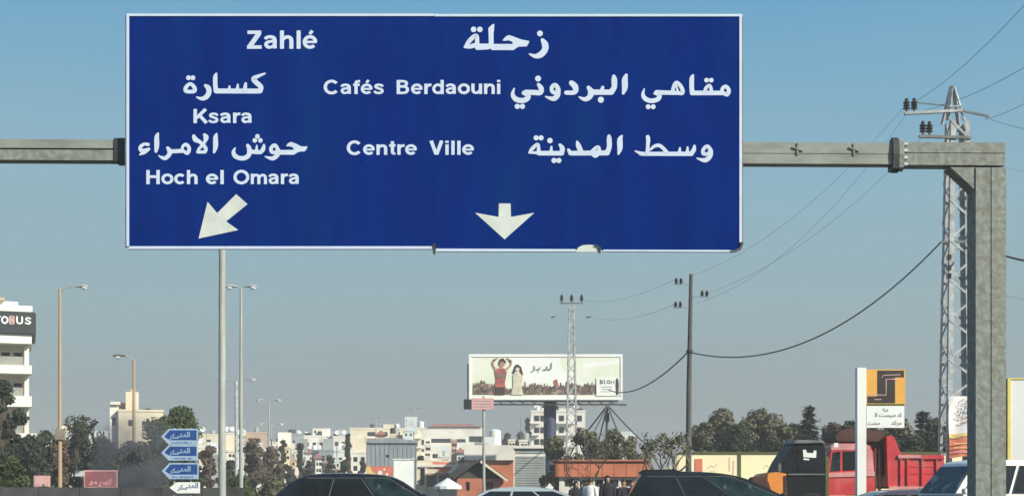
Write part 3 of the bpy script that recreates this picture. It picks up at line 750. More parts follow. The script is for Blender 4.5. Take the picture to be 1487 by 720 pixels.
r8 = random.Random(77)
def clutter(b, px0, px1, pt, depth, n=3):
    for k in range(n):
        px = r8.uniform(px0 + 2, px1 - 2); y = r8.uniform(1, max(1.5, depth - 2)); x = b.x(px); z = b.z(pt) + .3; q = r8.random()
        if q < .3: MB().tube([(x, y, z), (x, y, z + r8.uniform(1.4, 3.0))], .035, 5).bar((x - .5, y, z + 1.3), (x + .5, y, z + 1.3), .03).build('aerial', 'steel_grey', b.root, local=True)
        elif q < .6: MB().lathe([(.45, z), (.5, z + .1), (.5, z + .9), (.3, z + 1.05), (.1, z + 1.07)], 10, (x, y, 0)).build('water_tank', r8.choice(['tank_black', 'tank_white', 'pole_grey']), b.root, local=True, smooth=True)
        elif q < .8: MB().box(x - .9, x + .9, y, y + 2, z - .28, z + r8.uniform(1.3, 2.2)).build('stair_room', r8.choice(['white_wall', 'cool_wall', 'cream_wall', 'grey_wall']), b.root, local=True)
        else:
            mb = MB(); mb.tube([(x, y, z), (x, y, z + .8)], .03, 5); mb.lathe([(.02, -.02), (.35, .10), (.55, .26), (.50, .25), (.05, .02)], 10)
            m3 = Matrix.Translation((x, y - .1, z + .8)) @ Matrix.Rotation(R(65), 4, 'X')
            for i in range(len(mb.v) - 50, len(mb.v)): mb.v[i] = m3 @ mb.v[i]
            mb.build('satellite_dish', 'tank_white', b.root, local=True)
# -- small white roofs between the dark trees
def small_house(px0, px1, pt, Y, m, label, wins=(), roof=None, depth=8, rz=0):
    b = Bd('small_house', label, 'house', px0, px1, Y, depth, rz)
    b.blk(px0, px1, pt, None, m, wins, parapet=.3)
    if roof:
        x0, x1, zz, h = b.x(px0) - .4, b.x(px1) + .4, b.z(pt) + .32, roof
        MB().add([(x0, -.4, zz), (x1, -.4, zz), (x1, depth + .4, zz), (x0, depth + .4, zz), ((x0 + x1) / 2 - .01, depth / 2, zz + h), ((x0 + x1) / 2 + .01, depth / 2, zz + h)],
                 [(0, 1, 5, 4), (1, 2, 5), (2, 3, 4, 5), (3, 0, 4), (0, 3, 2, 1)]).build('tiled_roof', 'roof_red', b.root, local=True)
    elif px1 - px0 > 9: clutter(b, px0, px1, pt, depth, 2)
    return b
small_house(66, 80, 636, 230, 'white_wall', 'tiny white house just left of the tan lamp post behind the dark trees')
small_house(93, 108, 630, 225, 'cool_wall', 'low white house just right of the tan lamp post behind the trees', [(96, 634, 99, 638)])
small_house(110, 128, 622, 240, 'white_wall', 'white house with a red roof between the tan post and the cream house', [(113, 628, 117, 633), (120, 628, 124, 633)], roof=1.3)
small_house(129, 157, 628, 235, 'cool_wall', 'wide pale house left of the cream house', [(133, 632, 137, 637), (141, 632, 145, 637), (149, 632, 153, 637)])
small_house(286, 320, 632, 260, 'cream_wall', 'layered cream building behind the blue arrow boards', [(290, 638, 296, 644), (300, 638, 306, 644), (290, 650, 296, 657), (304, 650, 310, 657)])
small_house(327, 343, 630, 250, 'white_wall', 'narrow white house seen between the two near grey lamp poles', [(329, 637, 333, 642), (336, 637, 340, 642)])
small_house(355, 388, 629, 265, 'tan_wall', 'tan house right of the slim double lamp', [(360, 636, 366, 642), (372, 636, 378, 642)])
small_house(391, 410, 643, 280, 'white_wall', 'low white house between the tan house and the grey-green block', [(394, 647, 398, 651), (402, 647, 406, 651)])

# -- centre-left town
def flats(name, label, px0, px1, pt, Y, m, rows, cols, wpx=5, hpx=7, top=6, pitch=14, gap=None, depth=12, tanks=(), balconies=(), stair=None, rz=0, fm='frame_dark', mull=0):
    b = Bd(name, label, 'building', px0, px1, Y, depth, rz)
    wid = px1 - px0; wins = []
    for r_ in range(rows):
        for c in range(cols):
            x = px0 + wid * (c + .5) / cols - wpx / 2; y = pt + top + r_ * pitch
            wins.append((x, y, x + wpx, y + hpx))
    b.blk(px0, px1, pt, None, m, wins, parapet=.35, mull=mull, fm=fm)
    for px, tp, bp, r_, mm in tanks: b.tank(px, tp, bp, r_, depth * .4, mm)
    for x0, x1, y0, y1 in balconies:
        b.box(x0, x1, y0, y1, -1.1, -.003, 'balcony_white', 'balcony')
    clutter(b, px0, px1, pt, depth, 2 + int(wid / 16))
    if stair: b.blk(stair[0], stair[1], stair[2], pt - 2.4, m, [(stair[0] + 2, stair[2] + 3, stair[0] + 5, stair[2] + 7)], y0=2, d=5, name='stair_room', mull=0)
    return b
flats('grey_green_flats', 'pale grey-green block, dull and flat-fronted, left of the stepped white flats', 415, 440, 631, 300, 'grey_wall', 3, 3, 4, 6, 8, 15, tanks=((424, 622, 629, .9, 'tank_black'), (433, 624, 629, .7, 'tank_white')))
flats('stepped_flats', 'bright white stepped apartment block, tallest of the left town', 441, 482, 634, 290, 'white_wall', 4, 4, 5, 7, 8, 15, tanks=((447, 627, 632, .7, 'tank_black'),), balconies=((444, 462, 648, 652), (444, 462, 663, 667)), stair=(454, 480, 621))
flats('white_block', 'small white block with dark windows beside the yellowish apartment house', 484, 503, 635, 285, 'white_wall', 3, 2, 5, 6, 6, 12, tanks=((489, 627, 633, .8, 'tank_black'),))
b = flats('yellowish_apartment', 'yellowish apartment house with a blank left gable and dark open balconies', 508, 612, 623, 300, 'cream_wall', 0, 1, tanks=((560, 614, 621, .9, 'tank_black'), (571, 615, 621, .7, 'tank_black'), (599, 608, 621, 1.0, 'tan_wall')))
for y in (626, 640, 655):
    b.box(532, 612, y + 7.5, y + 10.5, -1.6, -.003, 'balcony_white', 'balcony')
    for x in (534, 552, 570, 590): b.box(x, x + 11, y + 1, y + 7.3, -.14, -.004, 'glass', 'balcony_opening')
b.blk(556, 572, 615, 620.8, 'cream_wall', y0=2, d=5, name='stair_room')
flats('low_white_block', 'low white-fronted block with small windows just above the dark car on the left', 438, 520, 656, 230, 'cool_wall', 2, 8, 5, 8, 8, 17, depth=8)
flats('grey_flats', 'mottled grey block at the foot of the grey-green flats', 385, 437, 661, 240, 'grey_wall', 2, 5, 5, 7, 6, 15, depth=8)
flats('mid_block', 'short bluish-grey block in front of the stepped flats', 463, 484, 655, 225, 'metal_hall', 2, 2, 6, 8, 6, 16, depth=7)
flats('little_white_flats', 'little white flats with arched dark openings left of the grey metal hall', 500, 532, 658, 200, 'white_wall', 3, 3, 6, 7, 5, 13, depth=8)

r6 = random.Random(23)
mats_ = ['white_wall', 'cool_wall', 'grey_wall', 'cream_wall', 'cool_wall', 'white_wall', 'tan_wall']
spots_ = [(289, 305, 650), (306, 322, 662), (330, 342, 656), (356, 372, 654), (376, 392, 662), (392, 408, 672), (407, 421, 650), (423, 436, 680), (441, 452, 674), (455, 468, 684), (470, 482, 678), (486, 499, 670), (503, 515, 676), (517, 531, 684), (415, 429, 668), (395, 412, 688), (566, 578, 632), (586, 600, 626), (640, 652, 664), (706, 716, 655), (852, 862, 650), (868, 876, 656)]
desc_ = ['small pale house above the tan wall at the foot of the thick pole', 'low house at the thick pole, below its cream neighbour', 'tiny house squeezed between thick pole and slim lamp', 'low house under the tan house', 'squat house below and right of the tan house', 'low house above the tail of the dark car, leftmost', 'narrow house in front of the low white house', 'small block just left of the low white-fronted block', 'little house touching the dark car roof left end', 'very low house directly above the dark car roof', 'low house left of the little white flats on the dark car roof line', 'small house before the little white flats', 'small house at the right foot of the little white flats', 'small low shed left of the red and yellow shop sign', 'grey-toned small house in front of the mottled grey block', 'lowest house by the rear end of the dark car', 'roof house above the grey metal hall', 'roof house left of the red tiled roof', 'small house left of the slanting awning', 'small house right of the thin pole sign', 'small block right of the little pylon', 'tiny block left of the stayed mast']
extra_ = [(344, 354, 640), (373, 381, 646), (400, 409, 655), (428, 440, 656), (444, 452, 660), (458, 466, 668), (474, 482, 690), (489, 497, 682), (506, 513, 690), (520, 530, 650), (548, 558, 634), (575, 584, 634), (616, 625, 646), (655, 663, 640), (664, 673, 660), (690, 699, 645), (738, 747, 640), (754, 766, 641)]
near_ = ['beside the slim double lamp', 'under the tan house edge', 'above the brown winter trees', 'between grey-green and stepped flats', 'under the stepped flats balconies', 'in the middle of the town above the dark car', 'on the dark car roof line, centre', 'left of the arched little flats', 'tucked below the little white flats', 'behind the left end of the metal hall', 'on the yellowish apartment roof edge', 'behind the middle of the metal hall', 'before the left end of the long white building', 'before the middle of the long white building', 'above the slanting awning', 'left of the thin pole sign', 'left of the two dark roof trees', 'at the foot of the white apartment']
spots_ += extra_; desc_ += ['narrow little house ' + n_ for n_ in near_]
for (p0, p1, q), ds in zip(spots_, desc_):
    Yh = r6.uniform(165, 215); wn = []
    for c in range(2):
        for rr_ in range(2):
            wa_ = p0 + (p1 - p0) * (.16 + .44 * c + r6.uniform(0, .06)); wn.append((wa_, q + 3 + rr_ * 9, wa_ + r6.uniform(2.6, 4.4), q + 3 + rr_ * 9 + r6.uniform(3, 5)))
    small_house(p0, p1, q, Yh, r6.choice(mats_), ds, wn, roof=(.9 if r6.random() < .2 else None), depth=r6.uniform(5, 9))
# grey metal hall
b = Bd('metal_hall', 'grey corrugated metal hall in front of the yellowish apartment house', 'warehouse', 532, 606, 170, 14)
b.blk(532, 605, 643, None, 'metal_hall', [(560, 660, 566, 664)])
x0, x1 = b.x(531), b.x(606.5); z0 = b.z(643)
MB().prism([(x0, z0 + .01), (x1, z0 + .01), (x1, z0 + .25), ((x0 + x1) / 2, z0 + .75), (x0, z0 + .25)], -.3, 14.3).build('roof', 'metal_hall', b.root, local=True)
for k in range(12):
    xx = x0 + .2 + (x1 - x0 - .4) * k / 11
    MB().box(xx - .05, xx + .05, -.06, -.002, 0, z0).build('rib', 'metal_hall', b.root, local=True)
# white board building in front
b = Bd('white_kiosk', 'plain bluish-white box-like kiosk in front of the grey metal hall', 'kiosk', 571.5, 602, 110, 3)
b.blk(571.5, 601, 667, None, 'poster_white', parapet=.08); b.box(598, 602.5, 664.5, 666.4, -.1, 2, 'cool_wall', 'roof_vent')
# red and yellow shop board
t = thing('shop_sign', 'red and yellow shop sign board above the dark car roof on the left', 'sign', (X(552, 100), 100, 0))
Y = 100
MB().box(X(532, Y), X(570, Y), Y, Y + .2, Z(693, Y), Z(676.5, Y)).build('board', 'banner_red', t)
for x in (536, 566): MB().tube([(X(x, Y), Y + .3, 0), (X(x, Y), Y + .3, Z(680, Y))], .05, 8).build('post', 'steel_grey', t)
ink = Ink(Y - .002, lambda u, v: (X(u, Y), Z(v, Y)))
ink.poly([(532.4, 677), (537, 677), (541, 684), (547, 689), (552, 692.6), (532.4, 692.6)]); ink.build('emblem', 'banner_yellow', t)
ink = Ink(Y - .004, lambda u, v: (X(u, Y), Z(v, Y)))
ink.blob(552, 686, 7).blob(558, 681, 3).blob(562, 688, 4); ink.build('emblem', 'poster_white', t)

# long white building with red roof line
b = Bd('long_white_building', 'long white building under a thin red tiled roof with rows of dark windows', 'building', 604, 703, 320, 16)
b.blk(606, 702, 622, None, 'white_wall', [(626, 636.5, 655, 642.5), (662, 637, 676, 642), (681, 633, 702 - .6, 641.5), (609, 638, 616, 646), (618, 640, 624, 652), (664, 652, 674, 657), (640, 650, 650, 656), (628, 652, 636, 657)], parapet=.3)
x0, x1, zz = b.x(622), b.x(700), b.z(621) + .3
MB().add([(x0, -.6, zz), (x1, -.6, zz), (x1, 14, zz), (x0, 14, zz), (x0 + 2, 7, zz + 1.1), (x1 - 3, 7, zz + 1.1)], [(0, 1, 5, 4), (1, 2, 5), (2, 3, 4, 5), (3, 0, 4), (0, 3, 2, 1)]).build('tiled_roof', 'roof_red', b.root, local=True)
b.blk(606, 660, 648, None, 'white_wall', [(612, 653, 622, 657), (630, 660, 640, 666)], y0=-9, d=8.9, name='front_wing')
b.tank(610, 610, 620, .8, 4, 'tank_white')
# zig-zag roofed market front
b = Bd('market_shop', 'white shopfront with red panels and a slanting dark awning left of the gabled hut', 'shop', 606, 700, 140, 6)
b.blk(606, 700, 668, None, 'cream_wall', [(610, 680, 616, 704), (620, 690, 634, 706), (638, 690, 652, 706), (655, 692, 662, 706)], mull=1)
b.box(605, 664, 674, 677.5, -.25, -.002, 'white_wall', 'fascia'); b.box(617.2, 619.4, 677.7, None, -.18, -.002, 'white_wall', 'pilaster'); b.box(634.6, 637.4, 689, None, -.18, -.002, 'wall_yellow', 'pilaster')
b.box(620, 652, 687, 689.4, -1.4, -.19, 'roof_red', 'shop_awning')
ink = Ink(-.003, lambda u, v: (b.x(u), b.z(v)))
ink.poly([(627, 670), (662, 671), (650, 688), (632, 680)]); ink.mb.build('painted_panel', 'banner_red', b.root, local=True, fixn=False)
def slant(pts, y0, y1, m, name): MB().prism([(b.x(p), b.z(q)) for p, q in pts], y0, y1).build(name, m, b.root, local=True)
slant([(650, 686), (657, 686), (690, 653), (683, 653)], -1.2, -.6, 'poster_white', 'roof_beam')
slant([(664, 672), (674, 672), (695, 652), (686, 652)], -1.5, -1.25, 'frame_dark', 'awning')
slant([(674, 676), (680, 676), (706, 651), (700, 650)], -1.9, -1.55, 'poster_white', 'roof_beam')

tn = thing('market_tent', 'small low white tent between the silver sedan and the left dark car', 'tent', (X(650, 70), 70, 0))
tb = MB(); cx0 = X(650, 70)
for a_ in range(12):
    t0 = a_ * math.pi / 6; t1 = t0 + math.pi / 6
    b0 = len(tb.v); tb.v += [Vector((cx0, 70, 1.95)), Vector((cx0 + .75 * math.cos(t0), 70 + .75 * math.sin(t0), 1.5)), Vector((cx0 + .75 * math.cos(t1), 70 + .75 * math.sin(t1), 1.5)), Vector((cx0 + .75 * math.cos(t1), 70 + .75 * math.sin(t1), 1.35)), Vector((cx0 + .75 * math.cos(t0), 70 + .75 * math.sin(t0), 1.35))]
    tb.f += [[b0, b0 + 1, b0 + 2], [b0 + 1, b0 + 4, b0 + 3, b0 + 2]]
tb.build('canopy', 'poster_white', tn, fixn=False)
for a_ in range(4): MB().tube([(cx0 + .7 * math.cos(a_ * 1.57 + .8), 70 + .7 * math.sin(a_ * 1.57 + .8), 0), (cx0 + .7 * math.cos(a_ * 1.57 + .8), 70 + .7 * math.sin(a_ * 1.57 + .8), 1.45)], .025, 6).build('leg', 'steel_grey', tn)
# gabled hut with dark roof
b = Bd('gabled_hut', 'small orange brick hut under a dark pointed gable roof', 'hut', 664, 735, 90, 5)
b.blk(664, 731, 694, None, 'brick_orange', [(676, 699, 682, 712), (705, 699, 716, 712)], fm='frame_dark')
x = lambda p: b.x(p); z = lambda q: b.z(q)
MB().prism([(x(664.2), z(693.8)), (x(730.8), z(693.8)), (x(697.5), z(671.5))], .05, 4.95).build('gable', 'roof_dark', b.root, local=True)
for p0, p1, q0, q1 in ((658, 697.5, 696.5, 668.5), (697.5, 737, 668.5, 697.5)):
    d = .45
    MB().prism([(x(p0), z(q0)), (x(p1), z(q1)), (x(p1), z(q1) + .16), (x(p0), z(q0) + .16)], -d, 5.3).build('roof_slope', 'roof_dark', b.root, local=True)
MB().bar((x(698), -.5, z(669.5)), (x(737), -.5, z(697.5)), .12, .16).build('barge_board', 'cream_wall', b.root, local=True)
# white building with orange front
b = Bd('orange_front_shop', 'white-topped shop with an orange front between the hut and the ribbed grey block', 'shop', 672, 748, 130, 9)
b.blk(690, 748, 668, None, 'orange_wall', [(700, 680, 708, 690)], name='wall')
b.box(674, 748.5, 646, 667.7, -.5, 9, 'white_wall', 'fascia')
b.blk(700, 718, 633, 645.6, 'cool_wall', y0=2, d=4, name='roof_room')
b.tank(718.5, 621, 645.6, .6, 3, 'tank_white')
# ribbed grey block
b = Bd('ribbed_block', 'grey building front of horizontal metal strips left of the blue billboard column', 'building', 748, 792, 105, 8)
b.blk(748, 792, 651, None, 'shutter')
zs = [651 + 3.6 * k for k in range(16)]
for q in zs: b.box(748.3, 791.7, q, q + 2.7, -.07, -.003, 'shutter', 'slat')
b.box(748, 792, 659, 662.3, -.10, -.071, 'white_wall', 'stripe'); b.box(746, 793.5, 646.8, 650.6, -.3, 8.2, 'white_wall', 'parapet'); b.box(745.5, 747.6, 651, None, -.15, 1, 'cream_wall', 'corner_post')
# white apartment behind the blue column
b = flats('white_apartment', 'white apartment block behind the blue billboard column', 771, 850, 598, 260, 'white_wall', 0, 1, tanks=((789, 587, 596, .9, 'tank_white'), (842, 590, 597, .8, 'tank_black')))
for q in (603, 620, 637):
    for p in (776, 785, 812, 838):
        b.box(p, p + 7, q, q + 8, -.12, -.004, 'glass', 'window')
    b.box(806, 834, q + 9, q + 12, -1.4, -.004, 'balcony_white', 'balcony')
    b.box(769, 783, q + 9, q + 12, -1.4, -.004, 'balcony_white', 'balcony')
b.blk(812, 832, 591, 597, 'white_wall', y0=3, d=6, name='stair_room')
# long orange wall building behind people
b = Bd('orange_hall', 'long low hall with an orange upper wall and white base behind the people', 'building', 812, 985, 75, 10)
b.blk(812, 985, 692, None, 'white_wall', [(820 + k * 22, 696, 832 + k * 22, 706) for k in range(7)], name='base_wall')
b.box(805, 944, 669.5, 691.8, -.25, 9.8, 'orange_wall', 'wall')
for k in range(9): b.box(806 + k * 17.2, 806.6 + k * 17.2, 669.5, 691.5, -.27, -.251, 'brick_orange', 'joint')
b.box(803, 946, 667.2, 669.3, -.4, 10, 'brick_orange', 'roof')
for i, (p0, p1, q) in enumerate(((893, 901, 650), (903, 918, 655), (925, 933, 661))):
    small_house(p0, p1, q, 150, 'white_wall', ['small white roof box left of a pair behind the orange hall', 'wider white roof box behind the orange hall', 'lowest small white roof box near the pollarded tree'][i], depth=4)

# cream hoarding wall on the right
Y = 70
t = thing('hoarding_wall', 'long pale yellow hoarding wall with dark posts and a red square behind the dark cars', 'wall', (X(1060, Y), Y, 0))
edges = [985, 1074, 1163, 1252, 1341, 1430]
for a, c in zip(edges, edges[1:]):
    MB().box(X(a, Y) + .03, X(c, Y) - .03, Y, Y + .12, 0, Z(658.5, Y)).build('panel', 'wall_yellow', t)
    MB().box(X(c, Y) - .07, X(c, Y) + .07, Y - .06, Y + .2, 0, Z(656.5, Y)).build('post', 'wall_cap', t)
MB().prism([(X(985, Y) + .02, 0), (X(985, Y) + .02, Z(658.5, Y)), (X(966, Y), Z(686, Y)), (X(958, Y), 0)], Y, Y + .12).build('panel', 'wall_yellow', t)
MB().box(X(985, Y), X(1430, Y), Y - .08, Y + .22, Z(658.2, Y), Z(655.6, Y)).build('cap', 'wall_cap', t)
MB().box(X(1009, Y), X(1020, Y), Y - .03, Y - .003, Z(684, Y), Z(665.5, Y)).build('red_plate', 'banner_red', t)
def wink(m, polys, ribs=(), y=Y - .004):
    ink = Ink(y, lambda u, v: (X(u, Y), Z(v, Y)))
    for p in polys: ink.poly(p)
    for r_ in ribs: ink.ribbon(r_)
    ink.build('painted_mark', m, t)
wink('pink_sign', [[(1058, 664), (1060, 664), (1060, 684), (1058, 684)], [(1064, 668), (1066, 668), (1065, 690), (1063, 690)]])
wink('pole_grey', [], [[(1027, 680, .8), (1032, 676, 1), (1037, 678, 1), (1041, 673, .8)], [(1108, 680, .8), (1112, 675, 1), (1117, 679, .8)], [(1031, 684, .6), (1040, 683, .6)]])
# ------------------------------------------------------------------ billboard on its blue column
Y = 120
def bx(p): return X(p, Y)
def bz(q): return Z(q, Y)
bb = thing('billboard', 'wide picture billboard with a crowd scene on a thick dark blue column', 'billboard', (bx(799), Y + 1, 0))
MB().box(bx(681), bx(904), Y, Y + .35, bz(580), bz(515)).build('backing_box', 'steel_grey', bb)
MB().box(bx(684), bx(901), Y - .03, Y - .002, bz(577), bz(518)).build('poster', 'poster_sky', bb)
for a, c, d_, e in ((681, 904, 514, 518), (681, 904, 576.5, 580.5)): MB().box(bx(a), bx(c), Y - .10, Y - .001, bz(e), bz(d_)).build('frame', 'poster_white', bb)
for a, c in ((681, 684), (901, 904)): MB().box(bx(a), bx(c), Y - .10, Y - .001, bz(576.4), bz(518.1)).build('frame', 'poster_white', bb)
def pink(m, fn, name='picture', y=[Y - .031]):
    ink = Ink(y[0], lambda u, v: (bx(u), bz(v)), .0004); fn(ink); y[0] = ink.y - .001; return ink.build(name, m, bb)
pink('poster_white', lambda k: k.poly([(735, 519), (820, 519), (826, 556), (762, 556), (745, 545)]))
pink('poster_sky', lambda k: k.poly([(812, 519), (900, 519), (900, 540), (850, 536), (818, 541)]))
pink('poster_white', lambda k: k.poly([(846, 527), (900, 523), (900, 529), (846, 534)]))
def crowd2(k):
    r2 = random.Random(11)
    for i in range(46):
        x = r2.uniform(762, 862) if i > 12 else r2.uniform(688, 714); h = r2.uniform(557, 566); k.blob(x, h, r2.uniform(1.6, 2.6)); k.poly([(x - 1.4, h + 1.4), (x + 1.4, h + 1.4), (x + 1.8, min(572.5, h + 8)), (x - 1.8, min(572.5, h + 8))])
def crowd(k):
    top = [(686, 564)]; r2 = random.Random(3); x = 686.0
    while x < 866:
        h = 556 + r2.uniform(-3.5, 5) if x > 755 else (553 + abs(x - 700) * .25 + r2.uniform(-2, 2)); wv = r2.uniform(2.5, 4.5)
        top += [(x, h + 2), (x + wv * .3, h), (x + wv * .7, h), (x + wv, h + 2.5)]; x += wv + .4
    k.poly([(686, 573)] + [p for p in top if p[0] < 866][1:] + [(866, 573)])
pink('poster_brown', crowd)
for m_, sd_ in (('poster_crowd_tan', 0), ('poster_crowd_dark', 1)):
    o_ = pink(m_, crowd2 if sd_ == 0 else (lambda k: [k.blob(690 + (i * 37) % 172 if (i * 37) % 172 < 28 or (i * 37) % 172 > 70 else 700, 560 + (i * 7) % 9, 2.2) for i in range(40)])); o_['kind'] = 'stuff'
pink('poster_red', lambda k: (k.poly([(718, 537), (722, 534.5), (733, 535), (736, 540), (733, 556), (734, 562), (718, 562), (720, 552)])))
pink('poster_red', lambda k: (k.poly([(804, 552), (809, 550), (811, 560), (806, 562)])))
pink('poster_skin', lambda k: k.ribbon([(720, 537, 3), (716, 530, 2.6), (716, 524, 2.6), (722, 520, 2.4)]))
pink('poster_skin', lambda k: k.ribbon([(734, 537, 3), (741, 531, 2.6), (742, 525, 2.6), (737, 520, 2.4)]))
pink('poster_skin', lambda k: (k.blob(729, 529, 8), k.blob(728.5, 534, 4)))
for q_ in ([(724, 527), (726, 521), (731, 520), (735, 525), (733.5, 529), (732, 525), (727, 525), (725, 531)], [(744, 541), (748, 530), (752, 528.5), (757, 533), (760, 545), (756, 543), (754, 534), (749, 534), (747, 543)], [(715.5, 523), (717.5, 520.8), (719.8, 523), (717.5, 525.4)], [(739, 524), (741, 521.8), (743.2, 524), (741, 526.4)]):
    pink('poster_hair', lambda k: k.poly(q_))
pink('poster_hair', lambda k: k.poly([(720, 562), (732, 562), (733, 573), (719, 573)]))
pink('poster_crowd_tan', lambda k: k.poly([(722, 541), (731, 541), (733, 549), (721, 549)]))
pink('poster_skin', lambda k: k.poly([(746, 546), (749, 545), (755, 552), (753, 554)]))
pink('poster_pale', lambda k: (k.blob(751.5, 536, 6), k.poly([(745, 544), (750, 540), (755, 541), (759, 547), (757, 560), (760, 573), (742, 573), (745, 560)])))
pink('ink_grey', lambda k: (k.ribbon([(771.5, 539, .8), (775, 538, 1.6), (776.5, 534, 1.6), (775.5, 531, 1.2)]), k.ribbon([(779.5, 536, 1.6), (783, 536.5, 1.6), (784, 533, 1.4)]), k.dot(782, 540, 1.8), k.ribbon([(789, 536.5, 1.6), (794, 536, 1.8), (794.5, 531.5, 1.4)]), k.ribbon([(796, 536, 1.6), (800, 535.5, 1.6), (801, 526.5, 1.5)])), 'lettering')
pink('poster_white', lambda k: k.poly([(866, 548), (899.5, 548), (899.5, 574.5), (866, 574.5)]))
pink('ink', lambda k: (k.ribbon([(871.5, 551.5, 1.4), (871.5, 557, 1.4)], False), k.ribbon([(872, 552.2, 1.1), (875, 553, 1.3), (873, 554.5, 1), (875.2, 556, 1.3), (872, 557, 1)]), k.ribbon([(877.5, 551.5, 1.4), (877.5, 556.6, 1.3), (880, 556.7, 1.2)], False), k.ribbon(el(883.5, 554.3, 1.9, 2.2, 0, 360, 1.3, 8)), k.ribbon([(887.3, 557, 1.2), (887.3, 552, 1.2), (889.5, 555, 1.1), (891.5, 552, 1.2), (891.5, 557, 1.2)], False)), 'lettering')
pink('ink_grey', lambda k: (k.rect(872, 561, 889, 561.9), k.rect(874, 564.5, 889, 565.3), k.rect(872, 568, 886, 568.8)), 'lettering')
pink('poster_hair', lambda k: k.poly([(894, 552), (895, 549), (897, 549), (898, 552), (898.6, 560), (898, 573), (894.3, 573), (893.6, 560)]))
# catwalk truss and side shield
MB().box(bx(679), bx(897), Y - 1.0, Y + .9, bz(582.6), bz(581)).build('catwalk', 'steel_grey', bb)
MB().box(bx(690), bx(893), Y - .1, Y + .1, bz(588), bz(586)).build('lower_rail', 'tan_wall', bb)
for k in range(13):
    a = 690 + k * 16.2
    MB().bar((bx(a), Y, bz(582.4)), (bx(a + 8), Y, bz(586.4)), .07).build('truss_bar', 'steel_grey', bb)
MB().box(bx(678), bx(680.6), Y + .02, Y + 1.6, bz(578), bz(528)).build('side_shield', 'metal_hall', bb)
MB().tube([(bx(799), Y + 1.0, 0), (bx(799), Y + 1.0, bz(590)), (bx(799), Y + 1.0, bz(583))], [.60, .58, .58], 20).build('column', 'pole_blue', bb, smooth=True)
MB().lathe([(.75, bz(590.5)), (.75, bz(588.3))], 20, (bx(799), Y + 1, 0)).build('collar', 'steel_grey', bb)
MB().box(bx(790.5), bx(811), Y - .1, Y + 2.1, 0, bz(690.5)).build('base', 'poster_white', bb)

# small pink sign on a thin pole in front of it
Y = 60
t = thing('pole_sign', 'small pale pink sign board on a thin grey pole in front of the billboard', 'sign', (X(702.5, Y), Y, 0))
MB().tube([(X(702.5, Y), Y, 0), (X(702.5, Y), Y, Z(575, Y))], [.075, .06], 10).build('pole', 'pole_grey', t, smooth=True)
MB().box(X(685, Y), X(717, Y), Y - .12, Y - .07, Z(594.5, Y), Z(578, Y)).build('board', 'pink_sign', t)
MB().box(X(673.5, Y), X(684.7, Y), Y - .12, Y + .25, Z(593.5, Y), Z(579.5, Y)).build('control_box', 'band_dark', t)
for q in (582, 586, 590): MB().box(X(689, Y), X(713, Y), Y - .124, Y - .121, Z(q + .9, Y), Z(q, Y)).build('lettering', 'ink_grey', t)

# ------------------------------------------------------------------ lattice towers
def lattice(root, x, y, w0, w1, z0, z1, n, lw, bw, m='steel_white'):
    cs = [(-1, -1), (1, -1), (1, 1), (-1, 1)]
    def c(i, t): w_ = (w0 + (w1 - w0) * t) / 2; return Vector((x + cs[i][0] * w_, y + cs[i][1] * w_, z0 + (z1 - z0) * t))
    for i in range(4):
        a, b_ = c(i, 0), c(i, 1); sxg, syg = cs[i]
        mb = MB(); th = lw * .18
        for p, q in ((a, b_),):
            # angle iron: one flange along x, the other along y
            vs = []
            for pt in (p, q):
                vs += [pt, pt + Vector((-sxg * lw, 0, 0)), pt + Vector((-sxg * lw, -syg * th, 0)), pt + Vector((-sxg * th, -syg * th, 0)), pt + Vector((-sxg * th, -syg * lw, 0)), pt + Vector((0, -syg * lw, 0))]
            mb.add(vs, [[0, 1, 2, 3, 4, 5], [11, 10, 9, 8, 7, 6]] + [[k, (k + 1) % 6, (k + 1) % 6 + 6, k + 6] for k in range(6)])
        mb.build('leg', m, root)
    for f in range(4):
        i, j = f, (f + 1) % 4
        for k in range(n):
            t0, t1 = k / n, (k + 1) / n
            a, b_ = (c(i, t0), c(j, t1)) if (k + f) % 2 == 0 else (c(j, t0), c(i, t1))
            MB().bar(a, b_, bw, bw * .35, up=Vector((0, 1, 0)) if f % 2 == 0 else Vector((1, 0, 0))).build('brace', m, root)
def insulator_me(sc):
    p = [(.03, 0), (.03, .10)]
    for k in range(3): p += [(.10, .10 + k * .09), (.11, .13 + k * .09), (.05, .17 + k * .09)]
    p += [(.06, .40), (.03, .44)]
    return MB().lathe([(r * sc, z * sc) for r, z in p], 10).mesh('insulator', 'porcelain', smooth=True)
INS = insulator_me(1.0); INSB = insulator_me(1.45)
Y = 60; k = Y / F
tw = thing('power_pylon', 'tall white-painted lattice power pylon behind the gantry post', 'pylon', (X(1390, Y), Y, 0))
lattice(tw, X(1390, Y), Y, 1.45, .86, 0, Z(178, Y), 20, .22, .10)
xc = X(1383, Y)
apex = Vector((xc, Y, Z(126, Y)))
for sx in (-1, 1):
    for sy in (-1, 1):
        MB().bar(Vector((X(1384, Y) + sx * .38, Y + sy * .38, Z(178, Y))), apex + Vector((sx * .06, sy * .06, 0)), .17, .06).build('peak_leg', 'steel_white', tw)
for q in (158, 164): MB().bar((X(1374, Y), Y - .35, Z(q, Y)), (X(1393, Y), Y - .35, Z(q, Y)), .12, .06).build('peak_brace', 'steel_white', tw)
MB().bar((X(1309, Y), Y - .45, Z(169, Y)), (X(1392, Y), Y - .45, Z(165, Y)), .17, .12).build('cross_arm', 'steel_white', tw)
MB().bar((X(1392, Y), Y - .45, Z(165, Y)), (X(1431, Y), Y - .45, Z(173, Y)), .10, .09).build('cross_arm', 'steel_grey', tw)
MB().bar((X(1328, Y), Y + .2, Z(147, Y)), (X(1380, Y), Y, Z(154, Y)), .05, .05).build('stay', 'wire_pale', tw)
